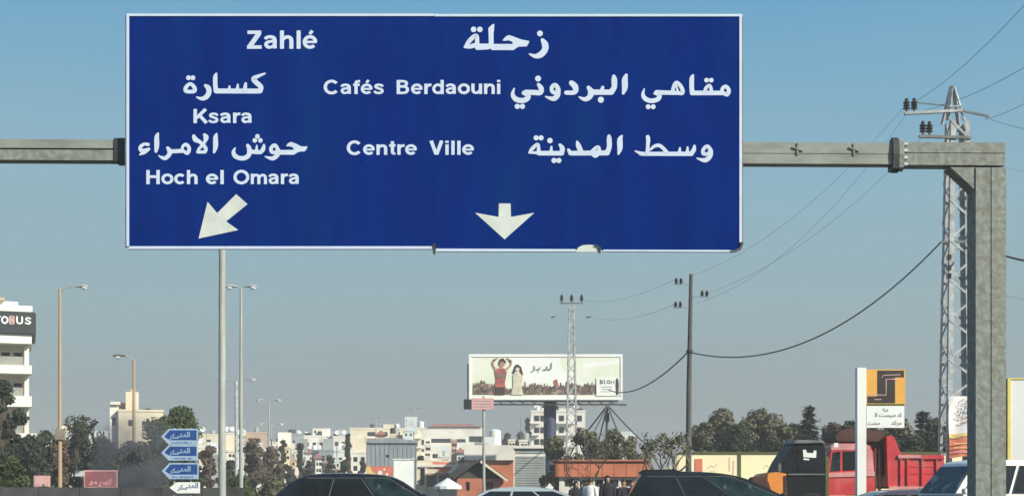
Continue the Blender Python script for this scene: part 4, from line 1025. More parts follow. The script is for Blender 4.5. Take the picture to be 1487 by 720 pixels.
MB().bar((X(1330, Y), Y - .45, Z(202, Y)), (X(1405, Y), Y - .45, Z(204, Y)), .15, .12).build('cross_arm', 'steel_grey', tw)
MB().box(X(1362, Y), X(1428, Y), Y - .5, Y - .4, Z(355, Y), Z(352.4, Y)).build('cable_bracket', 'steel_grey', tw)
for px, py in ((1312, 168.6), (1323, 168.4), (1335.5, 201.5), (1345, 201.8)):
    shared('insulator', INSB, tw, Vector((X(px, Y), Y - .45, Z(py, Y) + .04)) - wloc(tw))
for q in (375, 390, 402): MB().box(X(1366.5, Y), X(1371, Y), Y - 1.0, Y - .75, Z(q + 7, Y), Z(q, Y)).build('cable_clamp', 'porcelain', tw)
# banner hung on it
bn = thing('hanging_banner', 'white, yellow and red cloth banner with Arabic lines tied to the pylon', 'banner', (X(1391, Y), Y - 1.0, Z(665, Y)))
def bcloth(q0, q1, m):
    mb = MB(); N = 12; rows = 6
    for j in range(rows + 1):
        q = q0 + (q1 - q0) * j / rows
        for i in range(N + 1):
            u = i / N; px = 1367.5 + 47.5 * u
            sag = math.sin(math.pi * u) * -2.5 * max(0, (q - 577) / 88) ** 2 + (1 - u) * 2.0 * ((q - 577) / 88)
            mb.v.append(Vector((X(px + 1.2 * math.sin(q * .07), Y), Y - 1.0 + .05 * math.sin(u * 9 + q * .06), Z(q + sag, Y))))
    for j in range(rows):
        for i in range(N):
            a = j * (N + 1) + i; mb.f.append([a, a + 1, a + N + 2, a + N + 1])
    b0 = len(mb.v); nf = len(mb.f)
    mb.v += [v + Vector((0, .012, 0)) for v in mb.v[:b0]]
    mb.f += [[i + b0 for i in reversed(f)] for f in mb.f[:nf]]
    return mb.build('cloth', m, bn, smooth=True, fixn=False)
bcloth(577, 630, 'banner_white'); bcloth(630.05, 637, 'banner_yellow'); bcloth(637.05, 664, 'banner_red')
def bline(words, q, s, m):
    o = text_mesh(ar(*words), s, Vector((X(1391, Y), Y - 1.08, Z(q, Y))) - wloc(bn), m, bn, off=.01)
bline(('m_i', 's_m', 'r_f', ' ', 'k_i', 'd_f'), 585, .18, 'ink_grey'); bline(('s_i', 'y_m', 'd_f', ' ', 'b_i', 'y_m', 't_f', ' ', 'a'), 592, .18, 'ink_grey')
bline(('k_i', 'y_m', 's_m', 'r_f', ' ', 'b_i', 'n_f', ' ', 'd'), 600, .21, 'ink'); bline(('m_i', 'n_f', ' ', 's_i', 'd_f', ' ', 'b_i', 'y_m', 't_f'), 608, .18, 'red_sign'); bline(('m_i', 'r_f', ' ', 'k_i', 's_m', 'd_f'), 616, .18, 'red_sign')
for q in (644, 650, 656): MB().box(X(1374, Y), X(1411, Y), Y - 1.085, Y - 1.078, Z(q + 1.4, Y), Z(q, Y)).build('printed_line', 'banner_yellow' if q != 656 else 'pink_sign', bn)
MB().box(X(1372, Y), X(1411, Y), Y - 1.085, Y - 1.078, Z(634.8, Y), Z(633.2, Y)).build('printed_line', 'tan_wall', bn)

# small far lattice tower in front of the billboard
Y = 105
t2 = thing('small_pylon', 'slender whitish lattice pylon standing in front of the billboard', 'pylon', (X(830, Y), Y, 0))
lattice(t2, X(830, Y), Y, 1.15, .46, 0, Z(447, Y), 18, .13, .075)
MB().bar((X(813, Y), Y, Z(440, Y)), (X(847, Y), Y, Z(440, Y)), .12, .10).build('cross_arm', 'steel_grey', t2)
MB().bar((X(820, Y), Y, Z(440, Y)), (X(829, Y), Y, Z(448, Y)), .10, .08).build('arm_strut', 'steel_white', t2)
MB().bar((X(840, Y), Y, Z(440, Y)), (X(831, Y), Y, Z(448, Y)), .10, .08).build('arm_strut', 'steel_white', t2)
for px in (815.5, 830, 844.5): shared('insulator', INSB, t2, Vector((X(px, Y), Y, Z(440, Y) + .05)) - wloc(t2))
for a, c, d_ in ((800, 806, 461), (851, 858, 461)):
    MB().bar((X(a, Y), Y, Z(d_, Y)), (X(c, Y), Y, Z(d_ - 1.5, Y)), .09, .09).build('line_clamp', 'porcelain', t2)

# dark pole with three pairs of insulators
Y = 66
t3 = thing('utility_pole', 'tall dark utility pole with three pairs of insulators right of the billboard', 'utility pole', (X(1000.5, Y), Y, 0))
MB().tube([(X(999.5, Y), Y, 0), (X(1000.5, Y), Y, Z(560, Y)), (X(1003.5, Y), Y, Z(398, Y))], [.16, .13, .09], 12).build('pole', 'pole_dark', t3, smooth=True)
for px, q, s_ in ((985, 413, -1), (1022.5, 431, 1), (984, 447, -1)):
    MB().bar((X(px - 6 * 1, Y), Y - .12, Z(q, Y)), (X(px + 6, Y), Y - .12, Z(q, Y)), .05).build('bracket', 'wire_pale', t3)
    MB().bar((X(px + (6 if s_ < 0 else -6), Y), Y - .12, Z(q, Y)), (X(1002, Y), Y - .10, Z(q + 1, Y)), .022).build('bracket_rod', 'wire_pale', t3)
    for e in (-3.4, 3.4): shared('insulator', INS, t3, Vector((X(px + e, Y), Y - .12, Z(q, Y) - .02)) - wloc(t3), (0, 0, 0)).scale = (.85, .85, .75)
MB().lathe([(.17, Z(513, Y)), (.17, Z(508, Y))], 12, (X(1001.3, Y), Y, 0)).build('cable_clamp', 'porcelain', t3)
# stayed mast behind the billboard's right end
Y = 108
t4 = thing('stayed_mast', 'dark mast with splayed stay cables under the right end of the billboard', 'mast', (X(881, Y), Y, 0))
MB().tube([(X(880, Y), Y, 0), (X(881.5, Y), Y, Z(588, Y))], [.13, .10], 10).build('pole', 'pole_dark', t4, smooth=True)
MB().tube([(X(884, Y), Y, Z(586, Y)), (X(910, Y), Y, Z(587.5, Y))], .07, 8).build('arm', 'pole_dark', t4)
MB().box(X(878.5, Y), X(884.5, Y), Y - .25, Y + .1, Z(612, Y), Z(599, Y)).build('junction_box', 'porcelain', t4)
for px, py, dy in ((836, 646, 2), (849, 648, -3), (866, 668, 4), (905, 652, -2), (945, 645, 3)):
    MB().tube([(X(882, Y), Y, Z(588, Y)), (X((882 + px) / 2, Y), Y + dy / 2, Z((588 + py) / 2 + 1.5, Y)), (X(px, Y), Y + dy, Z(py, Y)), (X(px + (px - 882) * .9, Y), Y + dy * 1.8, 0)], .065, 6).build('stay_cable', 'pole_dark', t4)

# ------------------------------------------------------------------ wires
def wire(a, b_, sag, label, r=.022, m='wire_pale', cat='cable', group='overhead wires', n=20):
    a = Vector(a); b_ = Vector(b_); pts = []
    for i in range(n + 1):
        t = i / n; p = a.lerp(b_, t); p.z -= sag * 4 * t * (1 - t); pts.append(p)
    o = MB().tube(pts, r, 6).build('wire', m, smooth=True); tag(o, label, cat, group); return o
wire(P(1001, 511, 66), P(1366, 352, 59.5), 1.95, 'thick sagging dark cable from the utility pole up to the pylon', .036, 'wire', n=28)
wire(P(1001, 509, 66), P(884, 566, 108), .9, 'dark cable from the utility pole down towards the billboard', .040, 'wire')
wire(P(1411, 352, 59.5), P(1560, 383, 50), .3, 'dark cable leaving the pylon behind the gantry post to the right', .045, 'wire')
wire(P(1330, 147, 59.5), P(1530, -40, 38), .35, 'highest thin wire running up to the top right corner', .010)
wire(P(1345, 160, 59.5), P(1560, 52, 40), .3, 'thin wire from the pylon peak to the right edge, second from the top', .010)
wire(P(1431, 173, 59.5), P(1580, 85, 42), .3, 'thin wire from the right end of the cross arm to the right edge', .010)
wire(P(1431, 171, 59.5), P(1600, 200, 46), .2, 'thin wire sloping gently down to the right from the cross arm', .010)
wire(P(1462, 243, 59), P(1600, 252, 46), .2, 'faint wire at the right edge level with the beam', .006)
wire(P(1312, 156, 59.5), P(1000, 402, 66.5), 1.1, 'faint wire from the left cross arm insulator to the top of the utility pole', .006)
wire(P(1345, 193, 59.5), P(1023, 427, 66.5), 1.0, 'faint wire from the lower insulator pair to the utility pole', .006)
wire(P(1323, 156, 59.5), P(1012, 440, 68), 1.5, 'faint lower wire slanting across the sky to the utility pole', .006)
wire(P(984, 404, 66), P(845, 436, 105), .5, 'faint wire from the utility pole to the right end of the small pylon', .008)
wire(P(984, 440, 66), P(857, 460, 105), .5, 'faint wire from the utility pole to the clamp of the small pylon', .008)
wire(P(1373, 400, 59.5), P(1560, 440, 48), .3, 'faint low wire at the right edge beside the gantry post', .006)

# ------------------------------------------------------------------ signs on the ground
Y = 46
lg = thing('bank_sign', 'white post sign with an orange and black angular logo above a white lettered board', 'sign', (X(1251, Y), Y, 0))
def lx(p): return X(p, Y)
def lz(q): return Z(q, Y)
MB().box(lx(1245), lx(1258), Y, Y + .3, 0, lz(533.5)).build('post', 'poster_white', lg)
MB().box(lx(1258.2), lx(1315), Y + .02, Y + .24, lz(588), lz(536)).build('logo_box', 'logo_orange', lg)
MB().box(lx(1259), lx(1313.5), Y + .02, Y + .22, lz(620.5), lz(588.4)).build('text_board', 'poster_white', lg)
def li(m, fn, name='emblem', y=[Y + .018]):
    ink = Ink(y[0], lambda u, v: (lx(u), lz(v)), .001); fn(ink); y[0] = ink.y - .001; ink.build(name, m, lg)
li('logo_black', lambda k: (k.rect(1274, 537.5, 1313, 547.5), k.rect(1274, 547.5, 1300, 575), k.rect(1259.5, 575, 1300, 585), k.rect(1289, 560, 1300, 575)))
li('pink_sign', lambda k: (k.ribbon([(1259.5, 573, 1.4), (1287, 573, 1.4), (1287, 550, 1.4), (1300, 550, 1.4), (1308, 548.8, 1.2)], False, rnd_=False), k.ribbon([(1281, 548, .9), (1283, 544.5, 1), (1308, 543.5, 1)], False, rnd_=False), k.rect(1270, 579, 1280, 580.2)))
li('wall_cap', lambda k: k.rect(1259, 586, 1313.5, 588.4))
for wd, q, s_, xx in ((('b_i', 'n_f', 'k_i'), 596, .14, 1286), (('l_i', 'd_f', ' ', 's_i', 'y_m', 's_m', 't_f', ' ', 'l_i', 'a'), 604.5, .19, 1290), (('m_i', 'r_f', 'k_i', 'd_f'), 616, .20, 1302), (('s_i', 'm_i', 't_f'), 616, .18, 1269)):
    text_mesh(ar(*wd), s_, Vector((lx(xx), Y + .012, lz(q))) - wloc(lg), 'ink_grey', lg, off=.004)

# blue arrow direction boards, one under the other
Y = 47
ab = thing('direction_boards', 'stack of left-pointing blue and white direction boards on two posts', 'sign', (X(262, Y), Y, 0))
for px in (252, 276): MB().tube([(X(px, Y), Y + .12, 0), (X(px, Y), Y + .12, Z(621, Y))], .04, 8).build('post', 'pole_grey', ab, smooth=True)
def board(q0, q1, x0, x1, mbk, mfront, ink_m, seed):
    qm = (q0 + q1) / 2; tip = 11
    pts = [(x0, qm), (x0 + tip, q0), (x1, q0), (x1, q1), (x0 + tip, q1)]
    o = MB().prism([(X(a, Y), Z(c, Y)) for a, c in pts], Y, Y + .05).build('board', mbk, ab)
    ink = Ink(Y - .001, lambda u, v: (X(u, Y), Z(v, Y)), .0006)
    cx, cy = (x0 + x1) / 2 + 3, qm
    ink.poly([(x0 + 4.5, qm), (x0 + tip + 1.5, q0 + 2.2), (x1 - 1.5, q0 + 2.2), (x1 - 1.5, q1 - (6.5 if mfront == 'sign_blue' else 2.2)), (x0 + tip + 1.5, q1 - (6.5 if mfront == 'sign_blue' else 2.2))])
    ink.mb.build('board_face', 'board_blue' if mfront == 'sign_blue' else mfront, o)
    off = wloc(o)
    for wd, q, s_, px in ((('a', 'l_i', 'm_i', 'd_f'), qm + .5, .26, x0 + 34), (('s_i', 'k_i', 'r_f'), qm + 2.5, .22, x0 + 19)):
        text_mesh(ar(*wd), s_, Vector((X(px, Y), Y - .004, Z(q, Y))) - off, 'sign_pale' if mfront == 'sign_blue' else 'board_blue', o, off=.006)
    if mfront == 'sign_blue':
        ink = Ink(Y - .002, lambda u, v: (X(u, Y), Z(v, Y)), .0004); r7 = random.Random(seed); u = x0 + 15      # unreadable Latin line: letter-sized strokes
        while u < x1 - 8:
            hgt = r7.choice((2.2, 2.2, 3.2)); ink.ribbon([(u, q1 - 1.5, .7), (u + r7.uniform(-.3, .3), q1 - 1.5 - hgt, .7)], False, rnd_=False)
            ink.ribbon([(u, q1 - 1.5 - 2.0, .6), (u + 1.2, q1 - 1.5 - r7.uniform(.6, 2.2), .7)], False, rnd_=False); u += r7.uniform(1.9, 2.6) + (2 if r7.random() < .15 else 0)
        ink.mb.build('lettering', 'board_blue', o)
BF = dict(mbk='poster_white')
board(622, 645.2, 234, 287, 'sign_pale', 'sign_blue', None, 0); board(645.6, 668, 234, 287, 'sign_pale', 'sign_blue', None, 1)
board(671.5, 695, 235, 288, 'sign_pale', 'sign_blue', None, 2); board(699.5, 715.5, 246, 290, 'poster_white', 'poster_white', None, 0)

# red and pink roadside boards on the left
def low_board(px0, px1, q0, q1, Y, label, m1, m2, arm=False, words=None):
    t = thing('roadside_board', label, 'sign', (X((px0 + px1) / 2, Y), Y, 0))
    MB().box(X(px0, Y), X(px1, Y), Y, Y + .12, Z(q1, Y), Z(q0, Y)).build('board', m1, t)
    MB().box(X(px0 + 2, Y), X(px1 - 1.5, Y), Y - .02, Y - .002, Z(q1 - 1.5, Y), Z(q0 + 2, Y)).build('board_face', m2, t)
    for px in (px0 + 3, px1 - 3): MB().tube([(X(px, Y), Y + .2, 0), (X(px, Y), Y + .2, Z(q0 + 2, Y))], .05, 8).build('post', 'pole_grey', t)
    if arm: MB().box(X(px0 - 13, Y), X(px0 - .3, Y), Y - .05, Y + .12, Z(q0 + 9, Y), Z(q0 + 1, Y)).build('side_plate', 'cool_wall', t)
    if words: text_mesh(words, .36, Vector((X((px0 + px1) / 2, Y), Y - .026, Z(q1 - 4, Y))) - wloc(t), 'pink_sign', t, off=.02)
    return t
low_board(122, 170, 682, 707, 64, 'dusty red roadside board with a white side plate beside the smoke', 'pink_sign', 'red_sign', True, ar('k_i', 's_m', 'r_f', ' ', 'm_i', 'd_f'))
low_board(49, 72, 690, 706, 70, 'small pink roadside board left of the tan lamp post', 'pink_sign', 'pink_sign')
# dark barrier along the left roadside
Y = 52
t = thing('road_barrier', 'long low dark grey concrete barrier along the bottom left of the road', 'barrier', (X(120, Y), Y, 0))
for i in range(11):
    x0 = -28.5 + i * 1.62
    sec = [(Y - .3, 0), (Y - .3, .12), (Y - .13, .4), (Y - .09, Z(706.3 + i * .12, Y)), (Y + .09, Z(706.3 + i * .12, Y)), (Y + .13, .4), (Y + .3, .12), (Y + .3, 0)]
    MB().prism(sec, x0 + .012, x0 + 1.608, axis='x').build('barrier_block', 'concrete_dirty', t)
# ------------------------------------------------------------------ trees
def leaf_cloud(mb, centres, n, size, r3, flat=.0):
    tot = sum(r_ ** 2 for _, r_ in centres)
    for c, r_ in centres:
        for _ in range(int(n * r_ ** 2 / tot)):
            d = Vector((r3.gauss(0, 1), r3.gauss(0, 1), r3.gauss(0, 1))).normalized()
            p = c + Vector((d.x, d.y, d.z * .85)) * r_ * (r3.uniform(.35, 1.12))
            nrm = (d + Vector((r3.uniform(-.9, .9), r3.uniform(-.9, .9), r3.uniform(-.5, .9)))).normalized()
            u = nrm.cross(Vector((0, 0, 1)));  u = u.normalized() if u.length > .05 else Vector((1, 0, 0))
            v = nrm.cross(u); s = size * r3.uniform(.6, 1.5); a = r3.uniform(0, 6.28)
            u2 = u * math.cos(a) + v * math.sin(a); v2 = v * math.cos(a) - u * math.sin(a)
            b = len(mb.v)
            mb.v += [p - u2 * s, p - v2 * s * .5, p + u2 * s, p + v2 * s * .5]; mb.f.append([b, b + 1, b + 2, b + 3])
def tree(px, ptop, Y, wpx, kind, label, n=2200, leaf='leaf_green', bark='bark', low=.28, seed=None, group=None, size=None, clumps=16):
    r3 = random.Random(seed if seed is not None else int(px * 13 + ptop))
    k = Y / F; h = Z(ptop, Y); w_ = wpx * k / 2; x = X(px, Y)
    nm = {'round': 'leafy_tree', 'conifer': 'conifer', 'bare': 'bare_tree', 'loose': 'sparse_tree'}[kind]
    t = thing(nm, label, 'tree', (x, Y, 0), 0, group)
    size = size or max(.10, .0016 * Y)
    base = Vector((x, Y, 0))
    if kind == 'conifer':
        MB().tube([base, base + Vector((.03, 0, h * .5)), base + Vector((0, 0, h))], [.05 * h ** .5 * 1.6, .05, .012], 8).build('trunk', bark, t, smooth=True)
        mb = MB(); lb = MB(); L = int(h / .42)
        for i in range(L):
            f = i / L; zz = h * (.16 + .84 * f); rad = w_ * (1.02 - f) ** .85 * r3.uniform(.75, 1.15)
            for j in range(9):
                a = j * .7 + r3.uniform(0, .7) + i; e = base + Vector((math.cos(a) * rad, math.sin(a) * rad, zz - rad * .18 + r3.uniform(-.1, .1)))
                s0 = base + Vector((0, 0, zz + .05)); lb.tube([s0, e], [.025, .008], 4)
                for q in range(int(n / (L * 9))):
                    tt = r3.uniform(.15, 1.05); p = s0.lerp(e, tt) + Vector((r3.gauss(0, .12), r3.gauss(0, .12), r3.gauss(0, .07)))
                    sz = size * r3.uniform(.6, 1.3); d = (e - s0).normalized(); sd = Vector((-d.y, d.x, r3.uniform(-.4, .4))) * sz
                    b = len(mb.v); mb.v += [p - d * sz, p - sd * .5, p + d * sz, p + sd * .5]; mb.f.append([b, b + 1, b + 2, b + 3])
        lb.build('branches', bark, t)['kind'] = 'stuff'; mb.build('foliage', leaf, t, fixn=False)
        return t
    # trunk with limbs to each clump
    tr = MB(); cz0 = h * low
    lean = r3.uniform(-.15, .15)
    tr.tube([base, base + Vector((lean, 0, cz0)), base + Vector((lean * 1.5, 0, h * .6)), base + Vector((lean, 0, h * .86))], [.045 * h, .033 * h, .018 * h, .006 * h], 9)
    cl = []
    w_ *= 1.12; clumps = int(clumps * (1.9 if kind == 'round' else 1.3)); n = int(n * 2.4); size *= .9
    for i in range(clumps):
        a = r3.uniform(0, 6.28); f = (i + .5) / clumps
        zz = cz0 + (h - cz0) * (.06 + .90 * f); prof = max(.12, 1 - (abs(f - .38) / .66) ** 2.2)
        rr = w_ * prof * r3.uniform(.15, .85)
        c = base + Vector((math.cos(a) * rr, math.sin(a) * rr, zz)); cr2 = w_ * r3.uniform(.24, .46) * (1 if kind == 'round' else .8)
        cr2 = min(cr2, max(.25, (h - zz) * 1.1))
        cl.append((c, max(.25, cr2)))
        s0 = base + Vector((lean, 0, max(cz0 * .8, zz - (h - cz0) * .35)))
        mid = s0.lerp(c, .55) + Vector((0, 0, .12 * h * r3.uniform(-.3, .6)))
        tr.tube([s0, mid, c], [.018 * h, .011 * h, .004 * h], 6)
        for q in range(4):
            e = c + Vector((r3.gauss(0, 1), r3.gauss(0, 1), r3.gauss(.4, .8))).normalized() * cr2
            tr.tube([mid.lerp(c, .7), e], [.006 * h, .002 * h], 4)
    tr.build('trunk', bark, t, smooth=True)
    mb = MB(); leaf_cloud(mb, cl, n, size, r3); mb.build('crown', leaf, t, fixn=False)
    return t
def bare_tree(px, ptop, Y, wpx, label, bark='bark', levels=5, seed=1, thick=.05, twig=True, n0=3, split=2, leafn=0, leaf='leaf_olive', curl=.5, group=None):
    r3 = random.Random(seed); h = Z(ptop, Y); x = X(px, Y); k = Y / F
    t = thing('bare_tree', label, 'tree', (x, Y, 0), 0, group); tr = MB(); ends = []
    lim = wpx * k / 2
    def grow(p, d, L, r_, lv):
        pts = [p]; q = p.copy(); dd = d.copy()
        for i in range(4):
            dd = (dd + Vector((r3.gauss(0, curl * .35), r3.gauss(0, curl * .35), r3.gauss(.06, curl * .2)))).normalized(); q = q + dd * L / 4
            if abs(q.x - x) > lim: dd.x *= -.4; q.x = x + math.copysign(lim, q.x - x)
            if q.z > h: q.z = h - r3.random() * .1
            pts.append(q.copy())
        tr.tube(pts, [r_ * (1 - .12 * i) for i in range(5)], 6 if lv > 2 else 4)
        if lv <= 0: ends.append(q); return
        for s_ in range(split + (1 if r3.random() < .35 else 0)):
            nd = (dd + Vector((r3.gauss(0, .6), r3.gauss(0, .6), r3.gauss(.15, .4)))).normalized()
            grow(pts[-1 if s_ < 2 else 3], nd, L * r3.uniform(.6, .85), r_ * .58, lv - 1)
    base = Vector((x, Y, 0)); z0 = h * .32
    tr.tube([base, base + Vector((.04, 0, z0 * .6)), base + Vector((0, 0, z0))], [thick * h * .62, thick * h * .48, thick * h * .42], 9)
    for i in range(n0):
        a = i * 6.28 / n0 + r3.random(); grow(base + Vector((0, 0, z0 * .97)), Vector((math.cos(a) * .7, math.sin(a) * .5, 1)).normalized(), h * .26, thick * h * .26, levels - 1)
    tr.build('trunk', bark, t, smooth=True)
    if leafn:
        mb = MB(); leaf_cloud(mb, [(e, .30) for e in ends], leafn, .05 + Y * .0006, r3); mb.build('crown', leaf, t, fixn=False)
    return t
DK = 'dark trees on the left roadside'
tree(6, 548, 62, 52, 'loose', 'dark ragged tree at the far left edge in front of the white block', 1900, 'pine', seed=4, low=.30, clumps=14)
tree(42, 630, 84, 56, 'round', 'dark bushy tree just right of the white block', 1800, 'pine', group=DK)
tree(66, 624, 92, 52, 'round', 'dark tree between the white block and the tan lamp post', 1800, 'leaf_dark', group=DK)
tree(88, 622, 74, 26, 'round', 'narrow brownish tree wrapped round the tan lamp post', 1500, 'leaf_brown', seed=9, group=DK)
tree(114, 630, 90, 66, 'round', 'dark tree just right of the tan lamp post', 2200, 'pine', group=DK)
bare_tree(122, 607, 88, 34, 'dark tree with a feathery branch rising above the others right of the tan post', levels=5, seed=12, leafn=1100, leaf='pine', group=DK)
tree(150, 634, 82, 66, 'round', 'dark low tree behind the red roadside board', 2200, 'pine', group=DK)
tree(188, 640, 86, 50, 'round', 'dark tree in front of the cream house base', 2000, 'leaf_dark', group=DK)
tree(15, 662, 56, 54, 'round', 'low green shrub-like tree at the bottom left corner', 1500, 'leaf_green', low=.1, group=DK)
GR = 'green trees behind the blue arrow boards'
tree(232, 604, 72, 74, 'round', 'bushy green tree left of the blue arrow boards', 3000, 'leaf_green', low=.15, seed=5, group=GR)
tree(260, 588, 76, 66, 'round', 'tallest green tree rising above the blue arrow boards', 3000, 'leaf_green', low=.15, seed=6, group=GR)
tree(206, 648, 68, 54, 'round', 'dark green low tree below the cream house', 2200, 'leaf_dark', low=.12, group=GR)
tree(276, 660, 66, 40, 'round', 'low dark green tree right beside the lowest arrow board', 1800, 'leaf_dark', low=.1, group=GR)
BR = 'brown winter trees by the lamp poles'
tree(303, 646, 110, 34, 'loose', 'brown winter tree just left of the thick grey pole', 1500, 'leaf_brown', group=BR)
tree(368, 636, 120, 44, 'loose', 'reddish brown winter tree right of the slim double lamp', 2300, 'leaf_brown', seed=3, group=BR)
tree(392, 648, 128, 34, 'loose', 'smaller brown winter tree left of the dark car', 1500, 'leaf_brown', group=BR)
tree(333, 668, 118, 28, 'round', 'small dark bush between the two near lamp poles', 1200, 'leaf_dark', group=BR, low=.1)
tree(350, 690, 90, 60, 'round', 'low green bush at the foot of the slim double lamp', 1400, 'leaf_green', low=.05, group=BR)
tree(398, 692, 84, 40, 'round', 'low olive bush at the tail of the dark car', 1100, 'leaf_olive', low=.05, group=BR)
FT = 'distant trees among the town roofs'
for px_, q_, w__, ds in ((411, 636, 14, 'small dark tree left of the grey-green block'), (437, 642, 12, 'thin dark tree between the grey-green block and the stepped flats'), (505, 626, 9, 'narrow dark tree against the blank yellowish gable'), (420, 676, 22, 'dark bush-like tree above the tail of the left dark car'), (449, 668, 18, 'dark low tree in front of the low white-fronted block'), (479, 660, 16, 'grey-green tree beside the bluish-grey block'), (497, 668, 14, 'small tree left of the little white flats'), (526, 668, 12, 'small tree at the left corner of the grey metal hall'), (612, 660, 18, 'dark tree right of the bluish-white kiosk'), (620, 684, 26, 'low bushy tree beside the market front'), (650, 690, 28, 'low bush left of the gabled hut'), (730, 690, 22, 'low bush right of the gabled hut'), (386, 654, 16, 'small dark tree right of the tan house')):
    tree(px_, q_, 150, w__, 'round', ds, 420, 'leaf_dark' if px_ % 2 else 'pine', low=.08, group=FT, clumps=9)
tree(737, 629, 240, 22, 'round', 'small dark tree left of a pair on the roofs beside the blue column', 900, 'pine', group=FT)
tree(757, 627, 240, 26, 'round', 'small dark tree touching the left of the white apartment', 1000, 'pine', group=FT)
tree(700, 634, 260, 16, 'round', 'small dark tree behind the thin pole sign', 600, 'pine', group=FT)
tree(766, 603, 235, 10, 'round', 'tall narrow dark cypress-like tree at the left edge of the white apartment', 900, 'pine', low=.05, seed=21, group=FT)
ML = 'olive trees behind the orange hall'
tree(808, 632, 98, 48, 'loose', 'sparse olive tree beside the blue column', 1300, 'leaf_olive', group=ML)
tree(852, 622, 96, 62, 'loose', 'sparse olive tree behind the bare tree', 1600, 'leaf_olive', group=ML)
tree(888, 622, 100, 56, 'loose', 'sparse olive tree below the stayed mast', 1500, 'leaf_olive', group=ML)
tree(916, 632, 104, 56, 'loose', 'low grey-green tree left of the pollarded tree', 1300, 'leaf_olive', group=ML)
bare_tree(852, 606, 50, 62, 'bare dark tree with crooked branches in front of the orange hall', 'bark', 5, 8, .040, curl=.9)
bare_tree(838, 640, 58, 36, 'thin bare tree just left of the crooked one', 'bark', 4, 31, .035, curl=.8)
bare_tree(966, 622, 62, 64, 'thick-limbed pollarded tree left of the dark utility pole', 'bark_pale', 4, 15, .085, curl=.35, n0=6, leafn=700, leaf='leaf_olive')
RT = 'trees behind the yellow hoarding'
tree(1022, 612, 92, 56, 'round', 'olive tree immediately right of the utility pole', 2200, 'leaf_olive', group=RT)
tree(1050, 592, 98, 66, 'round', 'tall olive tree, left one of the two tallest behind the hoarding', 3200, 'leaf_olive', seed=44, group=RT)
tree(1076, 614, 90, 52, 'round', 'dark gap-filling tree between the two tall olive trees', 2000, 'leaf_dark', group=RT)
tree(1103, 592, 96, 66, 'round', 'tall olive tree, right one of the two tallest behind the hoarding', 3200, 'leaf_olive', seed=45, group=RT)
tree(1136, 614, 94, 56, 'round', 'mid-height olive tree left of the dark conifer', 2200, 'leaf_olive', group=RT)
tree(1175, 586, 88, 70, 'conifer', 'dark pointed conifer above the black cab', 5200, 'pine', group=RT, size=.16)
tree(1156, 614, 100, 56, 'round', 'dark tree behind the left of the conifer', 2000, 'leaf_dark', group=RT)
tree(1207, 612, 96, 60, 'loose', 'thin brownish tree right of the conifer', 1500, 'leaf_brown', group=RT)
tree(1234, 610, 92, 56, 'round', 'dark olive tree behind the white sign post', 2200, 'leaf_dark', group=RT)
tree(1272, 618, 88, 60, 'round', 'dark tree directly under the white lettered board', 2400, 'leaf_dark', group=RT)
tree(1306, 600, 90, 56, 'round', 'olive tree just right of the orange and black sign', 2400, 'leaf_olive', group=RT)
tree(1340, 594, 84, 62, 'conifer', 'dark ragged conifer left of the pylon', 4500, 'pine', seed=71, group=RT, size=.15)
tree(1362, 606, 86, 58, 'round', 'dark tree directly behind the pylon', 2600, 'leaf_dark', group=RT)
tree(1320, 630, 78, 84, 'round', 'low dark tree right behind the red tipper body', 2600, 'leaf_dark', group=RT, low=.1)
tree(1398, 640, 82, 40, 'round', 'low dark tree behind the gantry post foot', 1500, 'leaf_dark', group=RT, low=.1)

# ------------------------------------------------------------------ vehicles
def lerp(a, b, t): return a + (b - a) * t
def wheel(root, x, y, r_, wd, rim='chrome'):
    sgn = 1 if y > 0 else -1
    e = bpy.data.objects.new('wheel', None)
    mb = MB(); prof = [(r_ * .62, -wd / 2), (r_ * .95, -wd / 2), (r_, -wd * .32), (r_, wd * .32), (r_ * .95, wd / 2), (r_ * .62, wd / 2)]
    n = 24
    for a in range(n):
        t = 2 * math.pi * a / n
        for q, s_ in prof: mb.v.append(Vector((x + q * math.cos(t), y + s_, r_ + q * math.sin(t))))
    m_ = len(prof)
    for a in range(n):
        b = (a + 1) % n
        for i in range(m_): j = (i + 1) % m_; mb.f.append([a * m_ + i, a * m_ + j, b * m_ + j, b * m_ + i])
    w_ = mb.build('wheel', 'rubber', root, local=True, smooth=True)
    rm = MB(); yo = y + sgn * wd * .36
    for a in range(6):
        t = a * math.pi / 3; rm.bar((x, yo, r_), (x + math.cos(t) * r_ * .6, yo, r_ + math.sin(t) * r_ * .6), .05 * r_ / .33, .06)
    for a in range(20):
        t, t2 = a * math.pi / 10, (a + 1) * math.pi / 10
        rm.bar((x + math.cos(t) * r_ * .6, yo, r_ + math.sin(t) * r_ * .6), (x + math.cos(t2) * r_ * .6, yo, r_ + math.sin(t2) * r_ * .6), .035, wd * .5)
    rm.build('rim', rim, w_, local=True)
    MB().tube([(x, y - wd * .2, r_), (x, y + sgn * wd * .1, r_)], r_ * .58, 16).build('hub', 'steel_grey', w_, local=True)
